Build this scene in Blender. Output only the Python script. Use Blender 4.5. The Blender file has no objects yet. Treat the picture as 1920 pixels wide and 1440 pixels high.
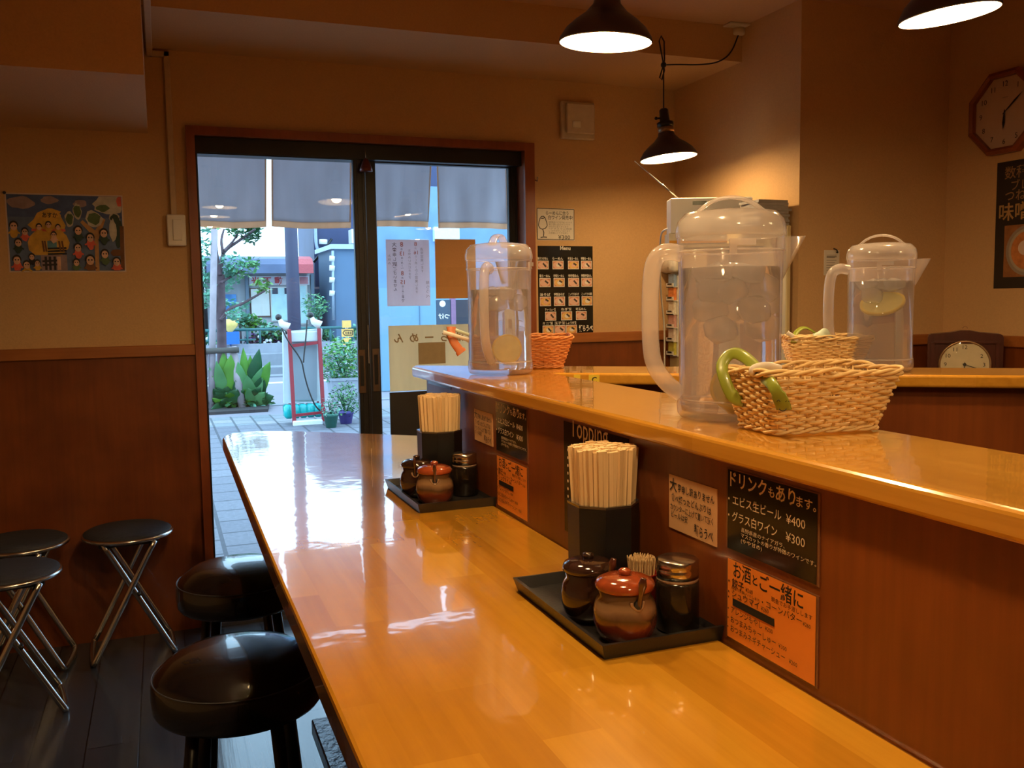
import bpy, math, random
import numpy as np
from mathutils import Vector, Matrix
scene = bpy.context.scene
col = scene.collection

# ------------------------------------------------------------ camera, sky, exposure
FOC = 1705.0
EYE = np.array([0.0, 0.0, 1.28])
_y = np.array([-660.0, 145.0, -FOC]); _y /= np.linalg.norm(_y)
_x = np.array([4455.0, 222.0, -FOC]); _x -= _y * (_x @ _y); _x /= np.linalg.norm(_x)
_z = np.cross(_x, _y)
ROT = np.array([_x, _y, _z])
cam = bpy.data.cameras.new('camera')
cam.sensor_width = 36.0
cam.lens = FOC / 1920 * 36
cam.clip_start = 0.02
cam.clip_end = 200
camo = bpy.data.objects.new('camera', cam)
col.objects.link(camo)
mw = Matrix(ROT.tolist()).to_4x4(); mw.translation = EYE.tolist()
camo.matrix_world = mw
scene.camera = camo

world = bpy.data.worlds.new('sky'); scene.world = world
world.use_nodes = True
bg = world.node_tree.nodes['Background']
bg.inputs[0].default_value = (0.46, 0.73, 1.0, 1)
bg.inputs[1].default_value = 4.8

LAMP = 520.0                      # radiance of each pendant bulb
LAMP_COL = (1.0, 0.66, 0.30)
scene.view_settings.view_transform = 'Standard'
scene.view_settings.look = 'None'
scene.view_settings.gamma = 1
scene.view_settings.use_curve_mapping = False
scene.view_settings.exposure = 0.0
scene.cycles.max_bounces = 10
scene.cycles.transparent_max_bounces = 24
scene.cycles.transmission_bounces = 10
scene.cycles.sample_clamp_indirect = 6.0
scene.cycles.use_denoising = True

# ------------------------------------------------------------ measuring helpers
def _ray(u, v): return ROT @ np.array([(u - 960) / FOC, -(v - 720) / FOC, -1.0])
def onz(u, v, z):
    d = _ray(u, v); return EYE + d * (z - EYE[2]) / d[2]
def ony(u, v, y):
    d = _ray(u, v); return EYE + d * (y - EYE[1]) / d[1]
def onx(u, v, x):
    d = _ray(u, v); return EYE + d * (x - EYE[0]) / d[0]

# ------------------------------------------------------------ materials
_mats = {}
def _new(name):
    m = bpy.data.materials.new(name); m.use_nodes = True
    nt = m.node_tree; return m, nt, nt.nodes['Principled BSDF']
def M(name, c=(.5, .5, .5), rough=.5, metal=0.0, noise=.08, scale=30.0, bump=0.0, coat=0.0, spec=.5, emit=None, stretch=(1, 1, 1), sub=0.0):
    """plain procedural material: base colour broken up by noise, optional bump"""
    if name in _mats: return _mats[name]
    m, nt, b = _new(name)
    tc = nt.nodes.new('ShaderNodeTexCoord'); mp = nt.nodes.new('ShaderNodeMapping')
    mp.inputs['Scale'].default_value = stretch
    n = nt.nodes.new('ShaderNodeTexNoise'); n.inputs['Scale'].default_value = scale; n.inputs['Detail'].default_value = 4
    r = nt.nodes.new('ShaderNodeMix'); r.data_type = 'RGBA'
    r.inputs[6].default_value = (*[max(0, x * (1 - noise * 2)) for x in c], 1)
    r.inputs[7].default_value = (*[min(1, x * (1 + noise * 2)) for x in c], 1)
    L = nt.links.new
    L(tc.outputs['Object'], mp.inputs[0]); L(mp.outputs[0], n.inputs[0]); L(n.outputs[0], r.inputs[0]); L(r.outputs[2], b.inputs['Base Color'])
    b.inputs['Roughness'].default_value = rough; b.inputs['Metallic'].default_value = metal
    b.inputs['Specular IOR Level'].default_value = spec
    b.inputs['Coat Weight'].default_value = coat; b.inputs['Coat Roughness'].default_value = .05
    if emit:
        b.inputs['Emission Color'].default_value = (*emit[:3], 1); b.inputs['Emission Strength'].default_value = emit[3]
    if bump:
        bp = nt.nodes.new('ShaderNodeBump'); bp.inputs['Strength'].default_value = bump; bp.inputs['Distance'].default_value = .01
        L(n.outputs[0], bp.inputs['Height']); L(bp.outputs[0], b.inputs['Normal'])
    _mats[name] = m
    return m
def wood(name, c1, c2, rot=0.0, strip=.062, length=.5, rough=.12, coat=.6, grain=(90, 90, 4), gcol=.35, ripple=.06, vertical=False, joints=True):
    m, nt, b = _new(name); L = nt.links.new
    tc = nt.nodes.new('ShaderNodeTexCoord'); mp = nt.nodes.new('ShaderNodeMapping')
    mp.inputs['Rotation'].default_value = (0, 0, rot)
    L(tc.outputs['Object'], mp.inputs[0])
    gm = nt.nodes.new('ShaderNodeMapping'); gm.inputs['Scale'].default_value = grain
    L(mp.outputs[0], gm.inputs[0])
    n = nt.nodes.new('ShaderNodeTexNoise'); n.inputs['Scale'].default_value = 1; n.inputs['Detail'].default_value = 6; n.inputs['Roughness'].default_value = .6
    L(gm.outputs[0], n.inputs[0])
    big = nt.nodes.new('ShaderNodeTexNoise'); big.inputs['Scale'].default_value = 5; big.inputs['Detail'].default_value = 3
    L(mp.outputs[0], big.inputs[0])
    mix = nt.nodes.new('ShaderNodeMix'); mix.data_type = 'RGBA'
    if joints:
        br = nt.nodes.new('ShaderNodeTexBrick')
        br.inputs['Scale'].default_value = 1; br.inputs['Mortar Size'].default_value = 0.0
        br.inputs['Brick Width'].default_value = length; br.inputs['Row Height'].default_value = strip
        br.inputs['Color1'].default_value = (*c1, 1); br.inputs['Color2'].default_value = (*c2, 1)
        br.inputs['Bias'].default_value = 0; br.offset = .37; br.offset_frequency = 2
        L(mp.outputs[0], br.inputs[0]); base = br.outputs[0]
    else:
        m0 = nt.nodes.new('ShaderNodeMix'); m0.data_type = 'RGBA'
        m0.inputs[6].default_value = (*c1, 1); m0.inputs[7].default_value = (*c2, 1)
        rr = nt.nodes.new('ShaderNodeMapRange'); rr.inputs[1].default_value = .35; rr.inputs[2].default_value = .65
        L(big.outputs[0], rr.inputs[0]); L(rr.outputs[0], m0.inputs[0]); base = m0.outputs[2]
    L(base, mix.inputs[6])
    mix.blend_type = 'MULTIPLY'; mix.inputs[0].default_value = gcol
    cr = nt.nodes.new('ShaderNodeValToRGB')
    cr.color_ramp.elements[0].position = .35; cr.color_ramp.elements[0].color = (.55, .42, .3, 1)
    cr.color_ramp.elements[1].position = .62; cr.color_ramp.elements[1].color = (1, 1, 1, 1)
    L(n.outputs[0], cr.inputs[0]); L(cr.outputs[0], mix.inputs[7])
    L(mix.outputs[2], b.inputs['Base Color'])
    b.inputs['Roughness'].default_value = rough
    b.inputs['Coat Weight'].default_value = coat; b.inputs['Coat Roughness'].default_value = .04
    if ripple:
        rn = nt.nodes.new('ShaderNodeTexNoise'); rn.inputs['Scale'].default_value = 16; rn.inputs['Detail'].default_value = 2
        L(tc.outputs['Object'], rn.inputs[0])
        bp = nt.nodes.new('ShaderNodeBump'); bp.inputs['Strength'].default_value = ripple; bp.inputs['Distance'].default_value = .01
        L(rn.outputs[0], bp.inputs['Height']); L(bp.outputs[0], b.inputs['Normal']); L(bp.outputs[0], b.inputs['Coat Normal'])
    _mats[name] = m
    return m
def bricks(name, c1, c2, mortar, bw, rh, ms, rough=.7, rot=0.0, bump=.3, grain=None, offset=.5):
    m, nt, b = _new(name); L = nt.links.new
    tc = nt.nodes.new('ShaderNodeTexCoord'); mp = nt.nodes.new('ShaderNodeMapping')
    mp.inputs['Rotation'].default_value = (0, 0, rot)
    L(tc.outputs['Object'], mp.inputs[0])
    br = nt.nodes.new('ShaderNodeTexBrick'); br.inputs['Scale'].default_value = 1
    br.inputs['Mortar Size'].default_value = ms; br.inputs['Brick Width'].default_value = bw; br.inputs['Row Height'].default_value = rh
    br.inputs['Color1'].default_value = (*c1, 1); br.inputs['Color2'].default_value = (*c2, 1); br.inputs['Mortar'].default_value = (*mortar, 1)
    br.offset = offset
    L(mp.outputs[0], br.inputs[0])
    n = nt.nodes.new('ShaderNodeTexNoise'); n.inputs['Scale'].default_value = 1; n.inputs['Detail'].default_value = 5
    gm = nt.nodes.new('ShaderNodeMapping'); gm.inputs['Scale'].default_value = grain or (40, 40, 40)
    L(mp.outputs[0], gm.inputs[0]); L(gm.outputs[0], n.inputs[0])
    mix = nt.nodes.new('ShaderNodeMix'); mix.data_type = 'RGBA'; mix.blend_type = 'MULTIPLY'; mix.inputs[0].default_value = .5
    L(br.outputs[0], mix.inputs[6]); L(n.outputs[0], mix.inputs[7])
    L(mix.outputs[2], b.inputs['Base Color']); b.inputs['Roughness'].default_value = rough
    if grain:
        add = nt.nodes.new('ShaderNodeMath'); add.operation = 'SUBTRACT'
        L(n.outputs[0], add.inputs[0]); L(br.outputs[1], add.inputs[1]); h = add.outputs[0]
    else: h = br.outputs[1]
    bp = nt.nodes.new('ShaderNodeBump'); bp.inputs['Strength'].default_value = bump; bp.inputs['Distance'].default_value = .003
    bp.invert = grain is None
    L(h, bp.inputs['Height']); L(bp.outputs[0], b.inputs['Normal'])
    _mats[name] = m
    return m
def pane(name, tint=(.97, .985, .98), extra=0.0, haze=None, rough=0.0):
    """thin clear sheet: lets light through, reflects by its index of refraction"""
    m, nt, b = _new(name); L = nt.links.new
    out = nt.nodes['Material Output']; nt.nodes.remove(b)
    t = nt.nodes.new('ShaderNodeBsdfTransparent'); t.inputs[0].default_value = (*tint, 1)
    g = nt.nodes.new('ShaderNodeBsdfGlossy'); g.inputs['Roughness'].default_value = rough
    f = nt.nodes.new('ShaderNodeFresnel'); ge = nt.nodes.new('ShaderNodeNewGeometry'); iv = nt.nodes.new('ShaderNodeMapRange'); iv.inputs[3].default_value = 1.5; iv.inputs[4].default_value = 1/1.5
    L(ge.outputs['Backfacing'], iv.inputs[0]); L(iv.outputs[0], f.inputs[0])
    mx = nt.nodes.new('ShaderNodeMixShader'); L(f.outputs[0], mx.inputs[0]); L(g.outputs[0], mx.inputs[2])
    if haze:
        d = nt.nodes.new('ShaderNodeBsdfDiffuse'); d.inputs[0].default_value = (*haze[:3], 1)
        tl = nt.nodes.new('ShaderNodeBsdfTranslucent'); tl.inputs[0].default_value = (*haze[:3], 1)
        dm = nt.nodes.new('ShaderNodeMixShader'); dm.inputs[0].default_value = .5; L(d.outputs[0], dm.inputs[1]); L(tl.outputs[0], dm.inputs[2])
        h = nt.nodes.new('ShaderNodeMixShader')
        n = nt.nodes.new('ShaderNodeTexNoise'); n.inputs['Scale'].default_value = 14
        tc = nt.nodes.new('ShaderNodeTexCoord'); L(tc.outputs['Object'], n.inputs[0])
        mr = nt.nodes.new('ShaderNodeMapRange'); mr.inputs[3].default_value = haze[3] * .7; mr.inputs[4].default_value = haze[3] * 1.3
        L(n.outputs[0], mr.inputs[0]); L(mr.outputs[0], h.inputs[0])
        L(t.outputs[0], h.inputs[1]); L(dm.outputs[0], h.inputs[2]); L(h.outputs[0], mx.inputs[1])
    else: L(t.outputs[0], mx.inputs[1])
    L(mx.outputs[0], out.inputs[0])
    _mats[name] = m
    return m
def cloth(name, c, tr=.5, scale=400):
    m, nt, b = _new(name); L = nt.links.new
    out = nt.nodes['Material Output']; nt.nodes.remove(b)
    n = nt.nodes.new('ShaderNodeTexNoise'); n.inputs['Scale'].default_value = 6; n.inputs['Detail'].default_value = 6
    tc = nt.nodes.new('ShaderNodeTexCoord'); mp = nt.nodes.new('ShaderNodeMapping'); mp.inputs['Scale'].default_value = (3, 3, .7)
    L(tc.outputs['Object'], mp.inputs[0]); L(mp.outputs[0], n.inputs[0])
    mx = nt.nodes.new('ShaderNodeMix'); mx.data_type = 'RGBA'
    mx.inputs[6].default_value = (*[x * .86 for x in c], 1); mx.inputs[7].default_value = (*[min(1, x * 1.12) for x in c], 1)
    L(n.outputs[0], mx.inputs[0])
    d = nt.nodes.new('ShaderNodeBsdfDiffuse'); t = nt.nodes.new('ShaderNodeBsdfTranslucent')
    L(mx.outputs[2], d.inputs[0]); L(mx.outputs[2], t.inputs[0])
    s = nt.nodes.new('ShaderNodeMixShader'); s.inputs[0].default_value = tr
    L(d.outputs[0], s.inputs[1]); L(t.outputs[0], s.inputs[2]); L(s.outputs[0], out.inputs[0])
    _mats[name] = m
    return m
def liquid(name, c, rough=.0, ior=1.33):
    m, nt, b = _new(name)
    b.inputs['Base Color'].default_value = (*c, 1); b.inputs['Transmission Weight'].default_value = 1
    b.inputs['Roughness'].default_value = rough; b.inputs['IOR'].default_value = ior
    n = nt.nodes.new('ShaderNodeTexNoise'); n.inputs['Scale'].default_value = 25
    bp = nt.nodes.new('ShaderNodeBump'); bp.inputs['Strength'].default_value = .06; bp.inputs['Distance'].default_value = .01
    tc = nt.nodes.new('ShaderNodeTexCoord')
    nt.links.new(tc.outputs['Object'], n.inputs[0]); nt.links.new(n.outputs[0], bp.inputs['Height']); nt.links.new(bp.outputs[0], b.inputs['Normal'])
    _mats[name] = m
    return m

# ------------------------------------------------------------ mesh collector
def V(*a): return Vector([float(x) for x in (a[0] if len(a) == 1 else a)])
class MB:
    def __init__(s): s.v = []; s.f = []; s.m = []; s.sm = []; s.mats = []; s.cur = 0; s.smooth = False
    def use(s, mat, smooth=False):
        if mat not in s.mats: s.mats.append(mat)
        s.cur = s.mats.index(mat); s.smooth = smooth; return s
    def add(s, vs, fs):
        k = len(s.v); s.v += [tuple(float(q) for q in p) for p in vs]
        for f in fs: s.f.append(tuple(i + k for i in f)); s.m.append(s.cur); s.sm.append(s.smooth)
        return s
    def box(s, a, b, bev=0.0):
        x0, y0, z0 = [min(p, q) for p, q in zip(a, b)]; x1, y1, z1 = [max(p, q) for p, q in zip(a, b)]
        if bev <= 0:
            return s.add([(x0,y0,z0),(x1,y0,z0),(x1,y1,z0),(x0,y1,z0),(x0,y0,z1),(x1,y0,z1),(x1,y1,z1),(x0,y1,z1)],
                         [(0,3,2,1),(4,5,6,7),(0,1,5,4),(1,2,6,5),(2,3,7,6),(3,0,4,7)])
        r = min(bev, (x1-x0)/2.01, (y1-y0)/2.01, (z1-z0)/2.01)
        def ring(z, i): return [(x0+i,y0+r,z),(x0+r,y0+i,z),(x1-r,y0+i,z),(x1-i,y0+r,z),(x1-i,y1-r,z),(x1-r,y1-i,z),(x0+r,y1-i,z),(x0+i,y1-r,z)]
        def ins(z): return [(x0+r,y0+r,z),(x0+r,y0+r,z),(x1-r,y0+r,z),(x1-r,y0+r,z),(x1-r,y1-r,z),(x1-r,y1-r,z),(x0+r,y1-r,z),(x0+r,y1-r,z)]
        return s.loft([ring(z0, r*.9), ring(z0+r, 0), ring(z1-r, 0), ring(z1, r*.9)])
    def obox(s, c, ax, ay, az):
        c, ax, ay, az = V(c), V(ax), V(ay), V(az); vs = []
        for k in (-1, 1):
            for i, j in ((-1,-1),(1,-1),(1,1),(-1,1)): vs.append(c + ax*i + ay*j + az*k)
        return s.add(vs, [(0,3,2,1),(4,5,6,7),(0,1,5,4),(1,2,6,5),(2,3,7,6),(3,0,4,7)])
    def prism(s, poly, z0, z1):
        n = len(poly)
        return s.add([(p[0],p[1],z0) for p in poly] + [(p[0],p[1],z1) for p in poly],
                     [tuple(range(n))[::-1], tuple(range(n, 2*n))] + [(i, (i+1) % n, n+(i+1) % n, n+i) for i in range(n)])
    def slab(s, poly, o, n):        # polygon of 3-D points pushed along n
        k = len(poly); n = V(n)
        return s.add([V(p) for p in poly] + [V(p) + n for p in poly],
                     [tuple(range(k)), tuple(range(k, 2*k))[::-1]] + [(i, (i+1) % k, k+(i+1) % k, k+i) for i in range(k)])
    def loft(s, rings, closed=True, caps=True):
        n = len(rings[0]); vs = [p for r in rings for p in r]; fs = []
        for i in range(len(rings) - 1):
            for j in range(n if closed else n-1):
                a, b2 = i*n + j, i*n + (j+1) % n; fs.append((a, b2, b2+n, a+n))
        if caps and closed: fs += [tuple(range(n))[::-1], tuple(range((len(rings)-1)*n, len(rings)*n))]
        return s.add(vs, fs)
    def lathe(s, prof, c=(0, 0, 0), seg=32, caps=True, a0=0.0, sx=1.0, sy=1.0):
        c = V(c)
        return s.loft([[(c.x + sx*r*math.cos(a0+2*math.pi*k/seg), c.y + sy*r*math.sin(a0+2*math.pi*k/seg), c.z + z) for k in range(seg)] for r, z in prof], caps=caps)
    def tube(s, pts, r, seg=8, closed=False, flat=None):
        pts = [V(p) for p in pts]; n = len(pts); rings = []; up = None
        for i, p in enumerate(pts):
            if closed: t = pts[(i+1) % n] - pts[i-1]
            else: t = pts[min(i+1, n-1)] - pts[max(i-1, 0)]
            if t.length < 1e-9: t = V(0, 0, 1)
            t.normalize()
            if up is None: up = t.orthogonal().normalized() if flat is None else V(flat)
            u = up - t * up.dot(t)
            if u.length < 1e-6: u = t.orthogonal()
            u.normalize(); w = t.cross(u); up = u
            rr = r[i] if isinstance(r, list) else r
            ra, rb = rr if isinstance(rr, (list, tuple)) else (rr, rr)
            rings.append([p + u*ra*math.cos(2*math.pi*k/seg) + w*rb*math.sin(2*math.pi*k/seg) for k in range(seg)])
        if closed:
            vs = [q for rg in rings for q in rg]; fs = []
            for i in range(n):
                for j in range(seg):
                    a, b2 = i*seg + j, i*seg + (j+1) % seg; c2, d = ((i+1) % n)*seg + (j+1) % seg, ((i+1) % n)*seg + j
                    fs.append((a, b2, c2, d))
            return s.add(vs, fs)
        return s.loft(rings)
    def cyl(s, a, b, r, seg=16, r2=None): return s.tube([a, b], [r, r if r2 is None else r2], seg)
    def ball(s, c, r, seg=16, rings=9, sc=(1, 1, 1)):
        c = V(c)
        return s.loft([[(c.x + sc[0]*r*math.sin(t)*math.cos(2*math.pi*k/seg), c.y + sc[1]*r*math.sin(t)*math.sin(2*math.pi*k/seg), c.z - sc[2]*r*math.cos(t)) for k in range(seg)]
                       for t in [max(.02, min(math.pi-.02, math.pi*i/(rings-1))) for i in range(rings)]])
    def quad(s, a, b, c, d): return s.add([a, b, c, d], [(0, 1, 2, 3)])
    def build(s, name, parent=None, loc=None, label=None, cat=None, group=None, kind=None):
        o = parent
        if parent is not None: L = V(parent['_o'])
        elif loc is not None: L = V(loc)
        else:
            a = np.array(s.v); L = V((a[:,0].min()+a[:,0].max())/2, (a[:,1].min()+a[:,1].max())/2, a[:,2].min())
        me = bpy.data.meshes.new(name)
        me.from_pydata([(x-L.x, y-L.y, z-L.z) for x, y, z in s.v], [], s.f)
        for mt in s.mats: me.materials.append(mt)
        me.polygons.foreach_set('material_index', s.m); me.polygons.foreach_set('use_smooth', s.sm)
        me.validate()
        import bmesh
        bm = bmesh.new(); bm.from_mesh(me); bmesh.ops.recalc_face_normals(bm, faces=bm.faces); bm.to_mesh(me); bm.free()
        ob = bpy.data.objects.new(name, me); col.objects.link(ob)
        ob['_o'] = tuple(L)
        if parent is not None: ob.parent = parent
        else: ob.location = L
        return tag(ob, label, cat, group, kind)
def tag(o, label=None, cat=None, group=None, kind=None):
    if label: o['label'] = label
    if cat: o['category'] = cat
    if group: o['group'] = group
    if kind: o['kind'] = kind
    return o
def thing(name, loc, label, cat, group=None, rz=0.0, local=False):
    o = bpy.data.objects.new(name, None); col.objects.link(o); o.empty_display_size = .05
    o.location = V(loc); o.rotation_euler = (0, 0, rz); o['_o'] = (0, 0, 0) if local else tuple(V(loc))
    return tag(o, label, cat, group)
def proto(name, label, cat, group=None):
    o = thing(name, (0, 0, 0), label, cat, group); return o
def dup(src, loc, rz=0.0, label=None, sc=None, first=False, group=None):
    """copy of a thing together with its parts and sub-parts"""
    def cp(o, par):
        c = o.copy(); col.objects.link(c)
        if par is not None: c.parent = par
        for ch in kids[o.name]: cp(ch, c)
        return c
    if first: r = src
    else:
        kids = {}
        def walk(o):
            kids[o.name] = [k for k in o.children]
            for k in kids[o.name]: walk(k)
        walk(src); r = cp(src, None)
    r.location = V(loc); r.rotation_euler = (0, 0, rz)
    if sc: r.scale = (sc, sc, sc)
    if label: r['label'] = label
    if group: r['group'] = group
    return r

# ------------------------------------------------------------ lettering and flat prints
_gc = {}
def glyphs(body, bold=0.0):
    k = (body, bold)
    if k not in _gc:
        c = bpy.data.curves.new('t', 'FONT'); c.body = body; c.size = 1; c.resolution_u = 2; c.offset = bold
        o = bpy.data.objects.new('t', c); me = o.to_mesh()
        _gc[k] = ([tuple(v.co) for v in me.vertices], [tuple(p.vertices) for p in me.polygons])
        o.to_mesh_clear(); bpy.data.objects.remove(o); bpy.data.curves.remove(c)
    return _gc[k]
class Flat:
    """shapes printed on a flat face; u to the right and v down, both in metres from the top left corner"""
    def __init__(s, o, r, up, lift=.0006):
        s.o, s.r, s.u = V(o), V(r), V(up); s.n = s.r.cross(s.u).normalized(); s.k = 0; s.mb = MB(); s.lift = lift
    def p(s, u, v): return s.o + s.r*u - s.u*v + s.n*(s.lift + s.k*.00006)
    def _next(s): s.k = s.k + 1
    def poly(s, pts, mat):
        s.mb.use(mat); s.mb.add([s.p(*q) for q in pts], [tuple(range(len(pts)))]); s._next(); return s
    def rect(s, u0, v0, u1, v1, mat): return s.poly([(u0,v0),(u0,v1),(u1,v1),(u1,v0)], mat)
    def disc(s, u, v, r, mat, ry=None, a0=0, a1=360, n=20):
        ry = ry or r
        return s.poly([(u + r*math.cos(math.radians(a0+(a1-a0)*i/n)), v - ry*math.sin(math.radians(a0+(a1-a0)*i/n))) for i in range(n if a1-a0 == 360 else n+1)], mat)
    def line(s, pts, w, mat):
        s.mb.use(mat)
        for (a, b), (c, d) in zip(pts, pts[1:]):
            dx, dy = c-a, d-b; l = math.hypot(dx, dy) or 1; nx, ny = -dy/l*w/2, dx/l*w/2
            s.mb.add([s.p(a+nx, b+ny), s.p(c+nx, d+ny), s.p(c-nx, d-ny), s.p(a-nx, b-ny)], [(0, 1, 2, 3)])
        s._next(); return s
    def text(s, body, u, v, size, mat, bold=.012, mirror=False, width=None, slant=0.0, jitter=0.0, center=False, seed=1):
        """baseline at v, left end at u"""
        rnd = random.Random(seed)
        vs, fs = glyphs(body, bold)
        if not vs: return s
        xs = [p[0] for p in vs]; w0 = max(xs) - min(xs); x0 = min(xs)
        k = size; kx = size if width is None else width / w0
        s.mb.use(mat); out = []
        for x, y, _ in vs:
            xx = (x - x0)*kx + slant*y*k
            if center: xx -= w0*kx/2
            if mirror: xx = -xx
            yy = y*k + (jitter*size*math.sin(x*2.3+seed) if jitter else 0)
            out.append(s.p(u + xx, v - yy))
        s.mb.add(out, fs); s._next(); return s
    def column(s, body, u, v, size, mat, step=1.05, **kw):
        for i, ch in enumerate(body):
            if ch != ' ': s.text(ch, u, v + size*.85 + i*size*step, size, mat, center=True, **kw)
        return s
    def build(s, name, parent): return s.mb.build(name, parent)
INK = M('black ink', (.012, .011, .012), .5, noise=0)
PX = .649     # x of the wooden counter panel
W = 3.762     # y of the front wall
def sheet(name, kind, c0, c1, at, mat, label, cat, t=.0012, group=None, up=1, lift=None):
    """a thin sheet on a wall; kind says which way it faces; c0/c1 are its top left and bottom right in the photo"""
    if kind == 'x':
        a, b = onx(*c0, at), onx(*c1, at); r, w = V(0, -1, 0), a[1] - b[1]
    else:
        a, b = ony(*c0, at), ony(*c1, at); r, w = V(1, 0, 0), b[0] - a[0]
    h = a[2] - b[2]; u = V(0, 0, 1); n = r.cross(u)
    o = V(a) + n*t
    m = MB().use(mat); m.slab([o, o - u*h, o - u*h + r*w, o + r*w], None, -n*t)
    root = m.build(name, None, None, label, cat, group)
    return root, Flat(o, r, u), w, h
# ------------------------------------------------------------ surface materials
PLASTER = M('ochre wall plaster', (.60, .375, .175), .85, noise=.05, scale=160, bump=.12)
CEIL = M('ceiling paint', (.58, .36, .22), .85, noise=.03, scale=90)
PANEL = wood('red brown wood panelling', (.215, .054, .009), (.140, .033, .005), rough=.36, coat=.12, grain=(70, 70, 3.5), gcol=.35, ripple=.015, joints=False)
RAILW = wood('rail wood', (.40, .135, .03), (.33, .11, .025), rough=.4, coat=.1, grain=(4, 90, 90), gcol=.3, ripple=0, joints=False)
TOP = wood('honey counter wood', (.72, .355, .030), (.56, .245, .016), rot=math.pi/2, strip=.066, length=.40, rough=.16, coat=1.0, grain=(3, 60, 60), gcol=.22, ripple=.035)
LEDGE = wood('honey ledge wood', (.72, .36, .048), (.60, .28, .030), rot=math.pi/2, strip=.075, length=.9, rough=.16, coat=.8, grain=(3, 60, 60), gcol=.3, ripple=.03)
FLOORM = bricks('dark floor planks', (.075, .080, .095), (.045, .048, .058), (.008, .008, .01), 1.3, .145, .002, rough=.22, rot=math.pi/2, bump=.3, grain=(1.6, 55, 30))
FLOORM.node_tree.nodes['Principled BSDF'].inputs['Coat Weight'].default_value = .35; FLOORM.node_tree.nodes['Principled BSDF'].inputs['Coat Roughness'].default_value = .18
PAVE = bricks('grey paving bricks', (.24, .24, .28), (.19, .19, .23), (.09, .09, .11), .30, .22, .012, rough=.75, rot=math.pi/2, bump=.4)
PAVE2 = bricks('pale paving bricks', (.40, .38, .40), (.25, .29, .32), (.13, .14, .16), .30, .22, .012, rough=.75, rot=math.pi/2, bump=.4)
BLACKM = M('black door metal', (.014, .011, .010), .42, metal=.1, noise=.03, spec=.35)
BRONZE = M('bronze pull plate', (.10, .06, .035), .45, metal=.7)
GLASS = pane('window glass')
CHROME = M('chrome tube', (.62, .60, .58), .22, metal=1, noise=.02)
BLK = M('black plastic', (.010, .010, .011), .3, noise=.03)
WHITEP = M('white plastic', (.78, .74, .68), .4, noise=.02)
LACQ = M('black lacquer', (.009, .008, .009), .30, noise=.03, coat=.05, spec=.3)

# ------------------------------------------------------------ the room
X0, X3, YB, Y3, XC, ZC = -1.9, 3.007, -3.2, 2.865, 2.277, 2.384
TH = .12
OX0, OX1, OZ = .147, 1.520, 1.932
def st(name, mb): return mb.build(name, kind='structure')
st('floor', MB().use(FLOORM).box((X0-TH, YB-TH, -.1), (X3+TH+.4, W, 0)))
m = MB().use(PLASTER)
m.box((X0-TH, W, -.1), (OX0, W+TH, 2.5)); m.box((OX0, W, OZ), (OX1, W+TH, 2.5)); m.box((OX1, W, -.1), (XC+TH, W+TH, 2.5))
st('wall_front', m)
st('wall_niche', MB().use(PLASTER).box((XC, Y3+.0, -.1), (XC+TH, W, 2.5)))
st('wall_column', MB().use(PLASTER).box((XC+TH, Y3, -.1), (X3+TH, Y3+TH, 2.5)))
st('wall_right', MB().use(PLASTER).box((X3, YB, -.1), (X3+TH, Y3, 2.5)))
st('wall_left', MB().use(PLASTER).box((X0-TH, YB, -.1), (X0, W, 2.5)))
st('wall_back', MB().use(PLASTER).box((X0-TH, YB-TH, -.1), (X3+TH, YB, 2.5)))
st('ceiling', MB().use(CEIL).box((X0-TH, YB-TH, ZC), (X3+TH, W+TH, ZC+.12)))
st('ceiling_soffit', MB().use(PLASTER).box((-.012, 3.238, 2.245), (XC, W, ZC)))
st('ceiling_box', MB().use(PLASTER).box((X0, 2.83, 1.932), (-.012, W, ZC)))
# wainscot panels and chair rails
m = MB().use(PANEL)
m.box((X0, W-.012, 0), (.121, W, 1.092)); st('trim_wainscot_left', m)
m = MB().use(PANEL); m.box((1.555, W-.012, 0), (XC, W, 1.09)); st('trim_wainscot_front', m)
st('trim_wainscot_niche', MB().use(PANEL).box((XC-.012, Y3, 0), (XC, W-.012, 1.09)))
st('trim_wainscot_column', MB().use(PANEL).box((XC-.012, Y3-.012, 0), (X3, Y3, 1.083)))
st('trim_wainscot_right', MB().use(PANEL).box((X3-.012, YB, 0), (X3, Y3-.012, 1.083)))
def rail(name, a, b): st(name, MB().use(RAILW).box(a, b, .003))
rail('trim_rail_left', (X0, W-.024, 1.090), (.121, W, 1.133))
rail('trim_rail_front', (1.555, W-.024, 1.088), (XC, W, 1.133))
rail('trim_rail_niche', (XC-.024, Y3-.024, 1.088), (XC, W-.024, 1.133))
rail('trim_rail_column', (XC, Y3-.024, 1.080), (X3, Y3, 1.122))
rail('trim_rail_right', (X3-.024, YB, 1.080), (X3, Y3-.024, 1.122))
# wooden door casing
FR = wood('door casing wood', (.30, .075, .018), (.22, .05, .012), rough=.4, coat=.1, grain=(50, 50, 4), gcol=.3, ripple=0, joints=False)
m = MB().use(FR)
m.box((.121, W-.028, 0), (OX0+.006, W+TH, 1.966)); m.box((OX1-.010, W-.028, 0), (1.556, W+TH, 1.966)); m.box((OX0+.006, W-.028, OZ), (OX1-.010, W+TH, 1.966))
st('trim_door_casing', m)
st('trim_sill', MB().use(M('sill metal', (.30, .30, .32), .35, metal=.8)).box((OX0+.006, W-.03, 0), (OX1-.010, W+TH+.02, .012)))
m = MB().use(BLACKM); m.box((OX0+.006, W+.012, 1.872), (OX1-.010, W+TH, OZ)); st('trim_door_track', m)

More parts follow.
